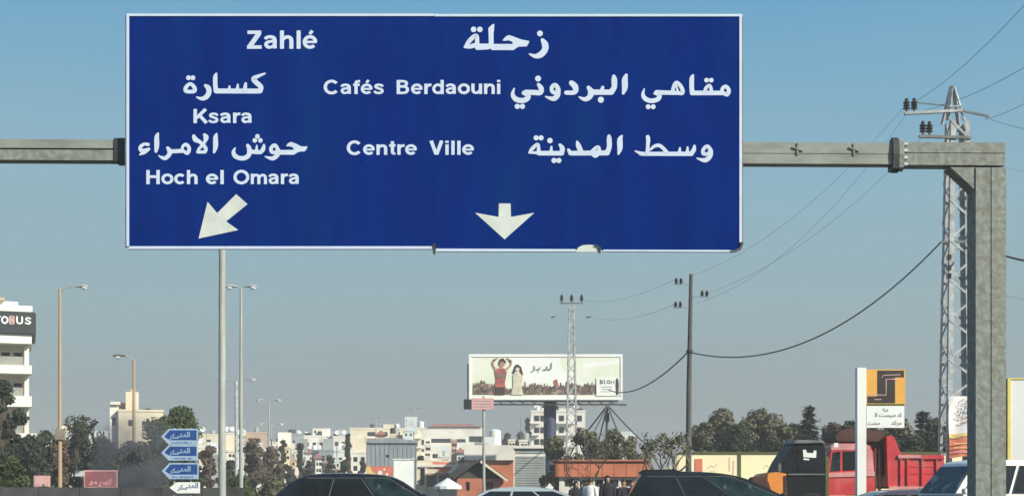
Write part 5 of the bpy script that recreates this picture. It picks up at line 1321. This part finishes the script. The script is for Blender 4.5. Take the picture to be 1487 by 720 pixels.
def car(label, cat, px, Y, heading, L, W, roof, paint, gl='glass', top=None, body=None, belt=None, wr=.33, name='parked_car', group='cars in the traffic', rack=False, spoiler=False, splits=(.36, .68), mirror=True):
    t = thing(name, label, cat, (X(px, Y), Y, 0), R(heading), group)
    belt = belt or roof * .60; h2 = L / 2; w2 = W / 2
    body = body or [(-h2, .42), (-h2 - .02, .62), (-h2 + .04, belt * .92), (-h2 + .12, belt), (h2 * .45, belt + .01), (h2 * .72, belt * .93), (h2 * .93, belt * .80), (h2, belt * .62), (h2 + .02, .40), (h2 - .06, .24)]
    fx, rx = h2 * .64, -h2 * .62
    def arch(c): return [(c + (wr + .07) * math.cos(a), wr + (wr + .07) * math.sin(a)) for a in [math.pi * k / 8 for k in range(9)]]
    lower = body + [(p, max(q, .22)) for p, q in arch(fx)] + [(p, max(q, .22)) for p, q in arch(rx)] + [(-h2 + .05, .24)]
    cz = belt * .6
    mb = MB(); n = len(lower)
    layers = [(-w2, .035), (-w2 + .06, 0), (-w2 * .4, -.012), (w2 * .4, -.012), (w2 - .06, 0), (w2, .035)]
    for yy, ins in layers:
        for p, q in lower: mb.v.append(Vector((p * (1 - ins * .5), yy, q + (cz - q) * ins * 2)))
    for l_ in range(len(layers) - 1):
        for i in range(n): j = (i + 1) % n; mb.f.append([l_ * n + i, l_ * n + j, (l_ + 1) * n + j, (l_ + 1) * n + i])
    tri = [list(tt) for tt in tessellate_polygon([[Vector((p, q, 0)) for p, q in lower]])]
    mb.f += tri + [[i + (len(layers) - 1) * n for i in reversed(tt)] for tt in tri]
    mb.build('body', paint, t, local=True, smooth=True)
    # greenhouse
    top = top or [(-h2 + .15, belt), (-h2 * .72, roof - .10), (-h2 * .55, roof - .02), (-.1, roof), (h2 * .12, roof - .03), (h2 * .22, roof - .09), (h2 * .56, belt + .01)]
    def hw(z): return lerp(w2 - .04, w2 * .76, max(0, min(1, (z - belt) / (roof - belt))))
    cs = []
    for p in catmull([(a, c, 0) for a, c in top[1:-1]], 3): cs.append((p[0], p[1]))
    cs = [top[0]] + cs + [top[-1]]
    m_ = len(cs); mb = MB(); fr = (1, .82, 0, -.82, -1)
    for f_ in fr:
        for p, q in cs: mb.v.append(Vector((p, hw(q) * f_, q + (.022 * (1 - f_ * f_) if q > belt + .1 else 0))))
    for l_ in range(len(fr) - 1):
        for i in range(m_ - 1): mb.f.append([l_ * m_ + i, l_ * m_ + i + 1, (l_ + 1) * m_ + i + 1, (l_ + 1) * m_ + i])
    mb.f += [list(range(m_)), [i + (len(fr) - 1) * m_ for i in reversed(range(m_))]]
    mb.build('cabin', paint, t, local=True, smooth=True)
    # side windows: clipped strips of the cabin side
    zb, zt = belt + .05, roof - .12
    def xat(z, front):
        seq = top if not front else top[::-1]
        for a, c in zip(seq, seq[1:]):
            if min(a[1], c[1]) <= z <= max(a[1], c[1]) and a[1] != c[1]: return a[0] + (c[0] - a[0]) * (z - a[1]) / (c[1] - a[1])
        return seq[1][0]
    r0, r1, f0, f1 = xat(zb, False) + .12, xat(zt, False) + .12, xat(zb, True) - .14, xat(zt, True) - .12
    cuts = [0, *splits, 1]
    for sgn in (-1, 1):
        for a, c in zip(cuts, cuts[1:]):
            g = .035
            q = [(lerp(r0, f0, a) + g, zb), (lerp(r0, f0, c) - g, zb), (lerp(r1, f1, c) - g, zt), (lerp(r1, f1, a) + g, zt)]
            vs = [Vector((p, sgn * (hw(z_) + d), z_)) for d in (-.01, .005) for p, z_ in q]
            MB().add(vs, [(0, 1, 2, 3), (4, 5, 6, 7), (0, 1, 5, 4), (1, 2, 6, 5), (2, 3, 7, 6), (3, 0, 4, 7)]).build('side_window', 'glass_teal' if c == 1 and paint in ('car_navy', 'car_dark') else gl, t, local=True)
            sl_ = [Vector((p, sgn * (hw(z_) + .008), z_)) for p, z_ in q]
            st_ = MB().bar(sl_[0], sl_[1], .014).bar(sl_[1], sl_[2], .014).bar(sl_[3], sl_[2], .012)
            st_.build('window_trim', 'steel_grey', t, local=True)
            MB().bar(Vector((lerp(r0, f0, c) - .25, sgn * (w2 + .005), belt - .13)), Vector((lerp(r0, f0, c) - .09, sgn * (w2 + .005), belt - .13)), .03, .03).build('door_handle', paint, t, local=True)
        if mirror:
            MB().tube([(f0 - .05, sgn * (w2 - .03), zb), (f0 + .02, sgn * (w2 + .13), zb + .06), (f0, sgn * (w2 + .19), zb + .06)], [.03, .085, .06], 8).build('mirror', paint, t, local=True, smooth=True)
    # windshield and rear window
    for front, nm in ((True, 'windshield'), (False, 'rear_window')):
        z0_, z1_ = belt + .07, roof - .13
        x0_, x1_ = xat(z0_, front), xat(z1_, front); sg_ = 1 if front else -1; d = .036 * sg_
        vs = [Vector((x0_ + d, -hw(z0_) * .955, z0_)), Vector((x0_ + d, hw(z0_) * .955, z0_)), Vector((x1_ + d, hw(z1_) * .94, z1_)), Vector((x1_ + d, -hw(z1_) * .94, z1_))]
        MB().add(vs + [v - Vector((sg_ * .02, 0, 0)) for v in vs], [(0, 1, 2, 3), (4, 5, 6, 7), (0, 1, 5, 4), (1, 2, 6, 5), (2, 3, 7, 6), (3, 0, 4, 7)]).build(nm, 'glass_teal' if front else gl, t, local=True)
    for sgn in (-1, 1):
        MB().box(h2 - .10, h2 + .03, sgn * (w2 - .12) - .17, sgn * (w2 - .12) + .05, belt * .62, belt * .76).build('headlight', 'light_white', t, local=True)
        MB().box(-h2 - .03, -h2 + .10, sgn * (w2 - .11) - .09, sgn * (w2 - .11) + .05, belt * .62, belt * .88).build('tail_light', 'light_red', t, local=True)
        for xx in (fx, rx): wheel(t, xx, sgn * (w2 - .12), wr, .21)
        if rack: MB().tube([(-h2 * .62, sgn * w2 * .62, roof + .0), (-h2 * .58, sgn * w2 * .62, roof + .06), (h2 * .02, sgn * w2 * .62, roof + .06), (h2 * .06, sgn * w2 * .62, roof - .02)], .02, 6).build('roof_rail', 'chrome', t, local=True)
    if spoiler: MB().prism([(-1.34, roof - .10), (-1.42, roof + .00), (-1.30, roof + .07), (-.45, roof + .085), (-.28, roof + .03), (-.25, roof - .03)], -w2 * .62, w2 * .62).build('roof_box', paint, t, local=True)
    MB().box(h2 - .02, h2 + .05, -.5, .5, .38, .50).build('number_plate', 'poster_white', t, local=True)
    MB().box(-h2 - .05, -h2 + .0, -.26, .26, .55, .67).build('number_plate', 'poster_white', t, local=True)
    return t
def suvtop(L, belt, roof, rear=.0): h2 = L / 2; return [(-h2 + .10, belt), (-h2 * .80 + rear, roof - .12), (-h2 * .66 + rear, roof - .03), (-.2, roof), (h2 * .10, roof - .02), (h2 * .22, roof - .09), (h2 * .55, belt + .01)]
car('dark four-wheel-drive car with a rounded roof at the left centre below the town', 'car', 503, 37, 4, 5.1, 1.85, 1.80, 'car_navy', 'glass', top=[(-2.05, 1.05), (-1.52, 1.53), (-1.20, 1.69), (-.82, 1.78), (0, 1.80), (.85, 1.77), (1.30, 1.70), (1.62, 1.56), (2.35, 1.08)], belt=1.06)
car('pale silver sedan whose roof just shows in front of the gabled hut', 'car', 764, 40, 0, 4.5, 1.75, 1.42, 'car_silver', top=[(-2.0, .90), (-1.25, 1.30), (-.8, 1.385), (-.1, 1.42), (.6, 1.38), (.95, 1.30), (2.0, .92)], belt=.91)
car('large dark estate-like car with a roof box right of the people', 'car', 1000, 37, -3, 5.4, 1.9, 1.84, 'car_dark', 'glass', top=[(-1.72, 1.08), (-1.46, 1.56), (-1.34, 1.77), (-.78, 1.84), (0, 1.85), (.85, 1.80), (1.45, 1.68), (1.85, 1.52), (2.65, 1.12)], belt=1.09, spoiler=True)
car('silver sedan mostly hidden between the large dark car and the orange loader', 'car', 1082, 41, 0, 4.4, 1.72, 1.43, 'car_silver', belt=.92)
car('dark violet car in front of the red truck, only its roof line showing', 'car', 1318, 35, 182, 4.3, 1.72, 1.36, 'car_violet', belt=.86, top=[(-2.0, .86), (-1.5, 1.22), (-1.0, 1.33), (-.2, 1.36), (.7, 1.32), (1.0, 1.24), (1.9, .88)])
# white minibus partly behind the gantry post
van = car('white minibus with a dark raked windscreen behind the gantry post', 'minibus', 1454, 31.2, 192, 4.7, 1.75, 2.04, 'car_white', 'glass', belt=1.22, name='minibus', wr=.32, splits=(.33, .66),
          body=[(-2.35, .42), (-2.37, .7), (-2.33, 1.1), (-2.25, 1.22), (1.62, 1.23), (1.85, 1.16), (2.15, 1.02), (2.33, .8), (2.35, .42), (2.28, .25)],
          top=[(-2.28, 1.22), (-2.15, 1.92), (-2.0, 2.01), (0, 2.05), (.88, 2.04), (1.15, 1.95), (1.72, 1.23)])

# white box truck at the right edge
Y = 37
bt = thing('box_truck', 'white box truck body with a yellow edge at the right edge of the photo', 'truck', (X(1463, Y), Y, 0))
def tx(p): return X(p, Y) - X(1463, Y)
zt, zb2 = Z(549, Y), 1.05
MB().box(tx(1467), tx(1467) + 4.4, 0, 2.3, zb2, zt - .03).build('box_body', 'truck_box_white', bt, local=True)
MB().box(tx(1462.5), tx(1466.9), -.04, 2.34, zb2 - .05, zt).build('corner_frame', 'frame_yellow', bt, local=True)
MB().box(tx(1459.5), tx(1462.4), .02, 2.3, zb2 - .05, zt - .02).build('side_door', 'olive', bt, local=True)
MB().box(tx(1467), tx(1467) + 4.4, -.03, 2.33, zt - .029, zt + .01).build('top_rail', 'frame_yellow', bt, local=True)
MB().box(tx(1467), tx(1467) + 4.4, -.03, -.002, zb2 - .05, zb2 + .05).build('bottom_rail', 'olive', bt, local=True)
MB().box(tx(1463), tx(1463) + 6.0, .5, 1.8, .72, 1.0).build('chassis', 'steel_grey', bt, local=True)
cabm = MB().prism([(tx(1467) + 4.55, .55), (tx(1467) + 6.3, .55), (tx(1467) + 6.35, 1.5), (tx(1467) + 6.0, 2.5), (tx(1467) + 4.7, 2.6)], .05, 2.2)
cabm.build('cab', 'car_white', bt, local=True)
MB().prism([(tx(1467) + 4.9, 1.55), (tx(1467) + 6.1, 1.55), (tx(1467) + 5.85, 2.35), (tx(1467) + 4.9, 2.4)], .035, .049).build('side_window', 'glass', bt, local=True)
for xx in (tx(1467) + .9, tx(1467) + 5.4):
    for yy in (.2, 2.1): wheel(bt, xx, yy, .45, .26)

# red tipper truck
Y = 52
tk = thing('tipper_truck', 'red tipper truck with pinkish highlights coloured onto its cab and ribbed dump body', 'truck', (X(1200, Y), Y, 0))
def qx(p): return X(p, Y) - X(1200, Y)
def qz(q): return Z(q, Y)
cab = [(1199, 719), (1198.5, 700), (1200, 686), (1205, 655), (1208, 647), (1214, 643.5), (1256, 643), (1264, 647), (1269, 656), (1271, 700), (1271, 719)]
mb = MB(); n = len(cab); ly = [(0, .05), (.07, 0), (1.15, -.01), (2.23, 0), (2.3, .05)]
cx_, cz_ = qx(1236), qz(690)
for yy, ins in ly:
    for p, q in cab: mb.v.append(Vector((qx(p) + (cx_ - qx(p)) * ins, yy, qz(q) + (cz_ - qz(q)) * ins)))
for l_ in range(4):
    for i in range(n): j = (i + 1) % n; mb.f.append([l_ * n + i, l_ * n + j, (l_ + 1) * n + j, (l_ + 1) * n + i])
mb.f += [list(range(n)), [i + 4 * n for i in reversed(range(n))]]
mb.build('cab', 'truck_red', tk, local=True, smooth=True)
def tp(pts, y0, y1, m, name): return MB().prism([(qx(a), qz(c)) for a, c in pts], y0, y1).build(name, m, tk, local=True)
tp([(1207, 645.5), (1214, 644), (1256, 643.6), (1264, 648), (1263, 652.5), (1207, 653)], -.02, 2.32, 'truck_red_highlight', 'cab_roof')
tp([(1244, 653), (1266, 653), (1269.5, 690), (1244, 690)], -.012, -.0, 'truck_red_highlight', 'door_pillar')
tp([(1202.5, 686), (1270, 684), (1270, 690.5), (1202, 692.5)], -.05, .02, 'truck_red_highlight', 'belt_trim')
tp([(1209.5, 656), (1220, 655), (1220, 683), (1206, 684)], -.016, .01, 'glass_teal', 'quarter_window')
tp([(1224, 655), (1242, 654.6), (1242, 682), (1224, 683)], -.016, .01, 'glass', 'side_window')
tp([(1250, 657), (1263, 657), (1266, 682), (1250, 683)], -.028, -.014, 'truck_red_highlight', 'rear_panel')
MB().add([Vector((qx(1199.6) - .02, .2, qz(686))), Vector((qx(1199.6) - .02, 2.1, qz(686))), Vector((qx(1204.6) - .02, 2.05, qz(655))), Vector((qx(1204.6) - .02, .25, qz(655))),
          Vector((qx(1199.6) + .03, .2, qz(686))), Vector((qx(1199.6) + .03, 2.1, qz(686))), Vector((qx(1204.6) + .03, 2.05, qz(655))), Vector((qx(1204.6) + .03, .25, qz(655)))],
         [(0, 1, 2, 3), (4, 7, 6, 5), (0, 4, 5, 1), (1, 5, 6, 2), (2, 6, 7, 3), (3, 7, 4, 0)]).build('windshield', 'glass_teal', tk, local=True)
MB().tube([(qx(1204), -.05, qz(664)), (qx(1202), -.30, qz(656)), (qx(1202), -.32, qz(648))], [.015, .02, .02], 6).build('mirror_arm', 'steel_grey', tk, local=True)
MB().box(qx(1208), qx(1214), -.36, -.28, qz(649), qz(643)).build('mirror', 'poster_white', tk, local=True)
tp([(1200, 712), (1216, 697), (1228, 706), (1228, 719), (1200, 719)], -.02, .001, 'truck_red', 'fender')
# chassis and dump body
MB().box(qx(1205), qx(1385), .7, 1.6, .62, .88).build('chassis', 'steel_grey', tk, local=True)
tp([(1289, 706), (1287, 634), (1292, 631.5), (1298, 634), (1308, 659), (1368, 661), (1371, 664), (1368, 706)], -.05, -.0, 'truck_red', 'dump_side')
tp([(1289, 706), (1287, 634), (1292, 631.5), (1298, 634), (1308, 659), (1368, 661), (1371, 664), (1368, 706)], 2.35, 2.4, 'truck_red', 'dump_side')
MB().box(qx(1287), qx(1287) + .06, .002, 2.348, qz(706), qz(633)).build('headboard', 'truck_red', tk, local=True)
MB().box(qx(1369) - .06, qx(1369), .002, 2.348, qz(706), qz(663)).build('tailgate', 'truck_red', tk, local=True)
MB().box(qx(1290), qx(1367), .002, 2.348, qz(709), qz(706)).build('dump_floor', 'truck_rust_shade', tk, local=True)
tp([(1214, 634), (1222, 624), (1240, 621), (1286.6, 624), (1286.6, 640), (1218, 640)], .2, 2.2, 'truck_rust_shade', 'cab_guard')  # shade on the guard is put into its dark brown colour
MB().box(qx(1262), qx(1286.6), .35, 2.1, qz(690), qz(632.2)).build('guard_frame', 'truck_rust_shade', tk, local=True)
for p in (1272, 1279):
    MB().tube([(qx(p), .2, qz(712)), (qx(p), .2, qz(650))], .07, 8).build('exhaust_stack', 'truck_rust_shade', tk, local=True)
for p in (1306, 1316, 1337, 1358):
    MB().box(qx(p), qx(p + 2.2), -.12, -.051, qz(705), qz(665)).build('rib', 'truck_red', tk, local=True)
for a, c in ((1318.4, 1336.8), (1339.4, 1357.8)):
    for q in (676, 686): MB().box(qx(a), qx(c), -.075, -.051, qz(q + 1.3), qz(q)).build('press_line', 'truck_red', tk, local=True)
MB().box(qx(1303), qx(1336), -.14, -.052, qz(664.8), qz(660.2)).build('top_rail', 'truck_red_highlight', tk, local=True)
MB().box(qx(1336.2), qx(1369), -.14, -.052, qz(666), qz(660)).build('top_rail', 'truck_red', tk, local=True)
MB().box(qx(1290), qx(1366), -.10, -.051, qz(709.5), qz(705.5)).build('bottom_rail', 'truck_red_highlight', tk, local=True)
for p in (1236, 1322, 1352):
    for yy in (.15, 2.2): wheel(tk, qx(p), yy, .50, .30, 'steel_grey')

# orange wheel loader with a black cab
Y = 44
ld = thing('wheel_loader', 'orange wheel loader with a black cab and a white emblem on it', 'loader', (X(1165, Y), Y, 0))
def ax(p): return X(p, Y) - X(1165, Y)
def az(q): return Z(q, Y)
def lp(pts, y0, y1, m, name, ins=0): return MB().prism([(ax(a), az(c)) for a, c in pts], y0, y1).build(name, m, ld, local=True)
lp([(1128, 689), (1137, 670), (1150, 650), (1157, 642), (1164, 638.5), (1190, 639), (1198, 643), (1201, 652), (1202, 700), (1199, 735), (1146, 735), (1144, 690)], .25, 1.95, 'black_plastic', 'cab')
lp([(1158, 637.5), (1196, 638.5), (1200, 642), (1154, 643)], .15, 2.05, 'steel_grey', 'cab_roof')
lp([(1134, 686), (1141, 671), (1152, 655), (1157, 650), (1157, 686)], .235, .249, 'glass', 'front_quarter_window')
lp([(1160, 684), (1160, 649), (1166, 645), (1190, 645.5), (1196, 650), (1198, 684)], .235, .249, 'glass', 'door_window')
lp([(1146, 687), (1200, 687), (1200, 689), (1146, 689)], .20, .249, 'steel_grey', 'waist_rail')
ink = Ink(.232, lambda u, v: (ax(u), az(v)), .001)
ink.poly([(1168, 652.5), (1172.5, 652), (1174, 656.5), (1183, 657), (1184.5, 653), (1188, 653.5), (1187.5, 664), (1169, 663)]); ink.poly([(1169, 664.5), (1178, 665.5), (1177, 667.5), (1169, 667)])
ink.mb.build('emblem', 'poster_white', ld, local=True, fixn=False)
lp([(1106, 694), (1114, 687), (1130, 684.5), (1143.5, 687), (1145.5, 735), (1108, 735)], .2, 2.0, 'loader_orange', 'hood')
lp([(1140, 690), (1143.6, 690), (1145.6, 735), (1141, 735)], .17, .199, 'truck_rust_shade', 'hood_seam')
lp([(1091, 699), (1096, 692), (1108, 691), (1117, 699), (1122, 716), (1120, 730), (1092, 730)], .1, .9, 'truck_rust_shade', 'front_fender')
lp([(1203, 662), (1208, 662), (1208, 730), (1203, 730)], .4, .7, 'olive', 'rear_post')
MB().tube([(ax(1133), .1, az(672)), (ax(1132), -.1, az(676))], .02, 6).build('mirror_arm', 'steel_grey', ld, local=True)
MB().box(ax(1129), ax(1133), -.18, -.1, az(684), az(674)).build('mirror', 'steel_grey', ld, local=True)
MB().box(ax(1100), ax(1205), .5, 1.7, .45, .85).build('chassis', 'steel_grey', ld, local=True)
for p in (1108, 1180):
    for yy in (.2, 2.0): wheel(ld, ax(p), yy, .62, .42, 'loader_orange')
lp([(1075, 735), (1062, 752), (1066, 757), (1096, 757), (1090, 745)], -.1, 2.3, 'loader_orange', 'bucket')
for yy in (.5, 1.6): MB().bar((ax(1115), yy, az(735)), (ax(1085), yy, az(748)), .12, .14).build('lift_arm', 'loader_orange', ld, local=True)

# ------------------------------------------------------------------ people waiting on the far side of the road
def person(px, ptop, Y, face, label, cloth, scarf=True, seed=0, arm=.0):
    r3 = random.Random(seed); hgt = Z(ptop, Y); s = hgt / 1.75
    t = thing('person', label, 'person', (X(px, Y), Y, 0), R(face), 'people standing in front of the orange hall')
    V = []; E = []; RD = []
    def jn(x, y, z, rx, ry=None, par=None):
        V.append((x * s, y * s, z * s)); RD.append((rx * s, (ry or rx) * s)); i = len(V) - 1
        if par is not None: E.append((par, i))
        return i
    pel = jn(0, 0, .95, .135, .10); wa = jn(0, .0, 1.10, .12, .09, pel); ch = jn(0, -.01, 1.28, .145, .10, wa); up = jn(0, -.005, 1.41, .11, .08, ch)
    nk = jn(0, -.01, 1.49, .052, .055, up); hd = jn(0, -.025, 1.58, .070, .085, nk); ht = jn(0, -.02, 1.665, .066, .082, hd)
    jn(0, -.115, 1.60, .012, .014, hd)
    for sg in (-1, 1):
        jn(sg * .082, -.02, 1.60, .010, .018, hd)
        hp = jn(sg * .09, 0, .90, .085, .085, pel); kn = jn(sg * .10, -.01, .50, .055, .06, hp); an = jn(sg * .10, .01, .09, .036, .04, kn); jn(sg * .11, -.13, .035, .038, .028, an)
        sh = jn(sg * .17, 0, 1.40, .055, .055, up); eb = jn(sg * .215, .01 - arm * .1, 1.13, .042, .042, sh); wr_ = jn(sg * .22 - sg * arm * .12, -.04 - arm * .16, .89 + arm * .2, .026, .03, eb)
        pm = jn(sg * .22 - sg * arm * .13, -.05 - arm * .2, .83 + arm * .2, .018, .034, wr_)
        bz0 = .83 + arm * .2
        for f_, (dy, ln) in enumerate(((-.030, .070), (-.010, .082), (.010, .076), (.028, .060))):
            a = jn(sg * .222 - sg * arm * .13, -.05 + dy - arm * .2, bz0 - .045, .0085, .0085, pm); b = jn(sg * .216 - sg * arm * .13, -.053 + dy - arm * .2, bz0 - .045 - ln * .55, .008, .008, a); jn(sg * .205 - sg * arm * .13, -.056 + dy - arm * .2, bz0 - .045 - ln, .0065, .0065, b)
        a = jn(sg * .215 - sg * arm * .13, -.09 - arm * .2, bz0 - .005, .010, .010, wr_); jn(sg * .208 - sg * arm * .13, -.105 - arm * .2, bz0 - .05, .008, .008, a)
    me = bpy.data.meshes.new('body'); me.from_pydata(V, E, [])
    o = bpy.data.objects.new('tmp', me); C.objects.link(o)
    sk = o.modifiers.new('s', 'SKIN'); sk.use_smooth_shade = True
    for i, v in enumerate(me.skin_vertices[0].data): v.radius = RD[i]; v.use_root = (i == 0)
    ss = o.modifiers.new('u', 'SUBSURF'); ss.levels = 1; ss.render_levels = 1
    bpy.context.view_layer.update()
    m2 = bpy.data.meshes.new_from_object(o.evaluated_get(bpy.context.evaluated_depsgraph_get())); m2.name = 'body'
    bpy.data.objects.remove(o); m2.materials.clear(); m2.materials.append(M['skin'])
    for p in m2.polygons: p.use_smooth = True
    bo = bpy.data.objects.new('body', m2); C.objects.link(bo); bo.parent = t
    # garment
    mb = MB(); rings = [(.03, .30, .24), (.30, .27, .21), (.60, .235, .18), (.90, .20, .155), (1.08, .175, .14), (1.26, .185, .145), (1.38, .20, .125), (1.44, .15, .10), (1.475, .085, .08)] if scarf or cloth == 'cloth_white' else [(.85, .185, .15), (1.05, .165, .13), (1.26, .18, .14), (1.38, .195, .12), (1.44, .14, .095), (1.475, .075, .075)]
    n = 20
    for i, (z, a, b) in enumerate(rings):
        for k in range(n):
            th = 2 * math.pi * k / n; fold = 1 + .035 * math.sin(k * 2.6 + seed) * (1 - z / 1.6)
            mb.v.append(Vector((a * math.cos(th) * fold * s, b * math.sin(th) * fold * s, z * s)))
    for i in range(len(rings) - 1):
        for k in range(n): k2 = (k + 1) % n; mb.f.append([i * n + k, i * n + k2, (i + 1) * n + k2, (i + 1) * n + k])
    g_ = mb.build('robe' if len(rings) > 6 else 'jacket', cloth, t, local=True, smooth=True)
    for sg in (-1, 1):
        MB().tube([(sg * .13 * s, 0, 1.42 * s), (sg * .185 * s, 0, 1.38 * s), (sg * .225 * s, (.01 - arm * .1) * s, 1.13 * s), ((sg * .225 - sg * arm * .12) * s, (-.04 - arm * .16) * s, (.91 + arm * .2) * s)], [.06 * s, .078 * s, .065 * s, .055 * s], 12).build('sleeve', cloth, t, local=True, smooth=True)
    if len(rings) <= 6:
        for sg in (-1, 1):
            MB().tube([(sg * .085 * s, 0, .93 * s), (sg * .10 * s, -.01 * s, .5 * s), (sg * .10 * s, .01 * s, .08 * s)], [.115 * s, .085 * s, .07 * s], 12).build('trouser_leg', 'cloth_navy', t, local=True, smooth=True)
    # head cover or hair: a cap open at the face
    mb = MB(); nu, nv = 18, 12; keep = []
    rx_, ry_, rz_ = (.088, .108, .128) if not scarf else (.098, .115, .138)
    c0 = Vector((0, -.012, 1.625)) if not scarf else Vector((0, -.008, 1.61))
    for i in range(nv + 1):
        ph = math.pi * i / nv
        for k in range(nu):
            th = 2 * math.pi * k / nu
            bump_ = 1 + .03 * math.sin(5 * th + seed) * math.sin(ph)
            mb.v.append((c0 + Vector((rx_ * math.sin(ph) * math.cos(th) * bump_, ry_ * math.sin(ph) * math.sin(th) * bump_, rz_ * math.cos(ph)))) * s)
    lim = .02 if scarf else -.02
    for i in range(nv):
        for k in range(nu):
            k2 = (k + 1) % nu; q = [i * nu + k, i * nu + k2, (i + 1) * nu + k2, (i + 1) * nu + k]
            c = sum((mb.v[j] for j in q), Vector()) / 4 / s - c0
            if c.y < -.045 and abs(c.x) < (.062 if scarf else .075) and c.z < (.060 if scarf else .045): continue
            if not scarf and c.z < -.045: continue
            mb.f.append(q[::-1])
    mb.build('headscarf' if scarf else 'hair', cloth if scarf else 'hair', t, local=True, smooth=True)
    if scarf: MB().lathe([(.17 * s, 1.38 * s), (.13 * s, 1.46 * s), (.095 * s, 1.52 * s), (.09 * s, 1.56 * s)], 16, sy=.75).build('scarf_drape', cloth, t, local=True, smooth=True)
    for sg in (-1, 1): MB().lathe([(.004 * s, -.009 * s), (.012 * s, 0), (.004 * s, .009 * s)], 8, (sg * .032 * s, -.101 * s, 1.615 * s)).build('eye', 'ink', t, local=True)
    MB().bar((-.024 * s, -.104 * s, 1.555 * s), (.024 * s, -.104 * s, 1.555 * s), .008 * s, .008 * s).build('mouth', 'red_sign', t, local=True)
    return t
person(836, 697, 44, 20, 'person in a black robe at the left end of the group', 'cloth_black', True, 1)
person(846, 699, 45.5, -30, 'person in a dark robe partly behind the one in white', 'cloth_black', True, 9)
person(857, 692, 43, 150, 'person in white with dark hair, second in the group from the left', 'cloth_white', False, 2, .3)
person(882, 689, 45, 10, 'tallest person in a black robe and headscarf in the middle of the group', 'cloth_black', True, 3)
person(892, 698, 46, -160, 'person in navy standing close behind the tallest black robe', 'cloth_navy', True, 4)
person(905, 695, 46, 35, 'dark-haired person in a black jacket right of the tallest one', 'cloth_black', False, 5)
person(918, 696, 46, -20, 'person in a navy jacket beside the large dark car', 'cloth_navy', False, 6)
person(929, 698, 45, 190, 'rightmost person in a black robe at the tail of the dark car', 'cloth_black', True, 7)

# low roadside growth seen as one mass
gv = MB(); r4 = random.Random(5)
leaf_cloud(gv, [(Vector((X(r4.uniform(5, 330), 60) , 60 + r4.uniform(-3, 6), r4.uniform(.2, .9))), r4.uniform(.5, .9)) for _ in range(46)], 9000, .09, r4)
gv.build('roadside_weeds', 'leaf_green', fixn=False)['kind'] = 'stuff'

# ------------------------------------------------------------------ smoke drifting over the left trees
def vol(name, col, dens, noise=None, aniso=.2):
    m = bpy.data.materials.new(name); m.use_nodes = True; n = m.node_tree
    n.nodes.remove(n.nodes['Principled BSDF'])
    v = n.nodes.new('ShaderNodeVolumePrincipled'); v.inputs['Color'].default_value = (*col, 1); v.inputs['Density'].default_value = dens; v.inputs['Anisotropy'].default_value = aniso
    n.links.new(v.outputs[0], n.nodes['Material Output'].inputs['Volume'])
    if noise:
        t = n.nodes.new('ShaderNodeTexCoord'); no = n.nodes.new('ShaderNodeTexNoise'); no.inputs['Scale'].default_value = noise; no.inputs['Detail'].default_value = 3
        n.links.new(t.outputs['Object'], no.inputs['Vector'])
        ln = n.nodes.new('ShaderNodeVectorMath'); ln.operation = 'LENGTH'; gn = n.nodes.new('ShaderNodeVectorMath'); gn.operation = 'MULTIPLY'
        gn.inputs[1].default_value = (1 / 2.0, 1 / 2.0, 1 / 2.6); ad = n.nodes.new('ShaderNodeVectorMath'); ad.operation = 'SUBTRACT'; ad.inputs[1].default_value = (0, 0, 2.4)
        n.links.new(t.outputs['Object'], ad.inputs[0]); n.links.new(ad.outputs[0], gn.inputs[0]); n.links.new(gn.outputs[0], ln.inputs[0])
        f1 = n.nodes.new('ShaderNodeMapRange'); f1.inputs[1].default_value = 1.0; f1.inputs[2].default_value = .1; f1.inputs[3].default_value = 0; f1.inputs[4].default_value = 1; n.links.new(ln.outputs['Value'], f1.inputs[0])
        f2 = n.nodes.new('ShaderNodeMapRange'); f2.inputs[1].default_value = .38; f2.inputs[2].default_value = .68; n.links.new(no.outputs[0], f2.inputs[0])
        a = n.nodes.new('ShaderNodeMath'); a.operation = 'MULTIPLY'; n.links.new(f1.outputs[0], a.inputs[0]); n.links.new(f2.outputs[0], a.inputs[1])
        b = n.nodes.new('ShaderNodeMath'); b.operation = 'MULTIPLY'; b.inputs[1].default_value = dens; n.links.new(a.outputs[0], b.inputs[0])
        n.links.new(b.outputs[0], v.inputs['Density'])
    M[name] = m
vol('smoke', (.42, .42, .47), 2.3, .55)
Y = 58
sm = MB().lathe([(.1, .0), (1.3, .5), (1.9, 1.6), (2.0, 2.6), (1.6, 4.0), (.8, 4.9), (.1, 5.0)], 20, (X(196, Y), Y, .15)).build('smoke', 'smoke')
sm['kind'] = 'stuff'
vol('haze', (.90, .91, .92), .0010, aniso=.0)
hz = MB().box(-230, 230, -12, 460, -1, 24).build('haze', 'haze'); hz['kind'] = 'stuff'

#--END--
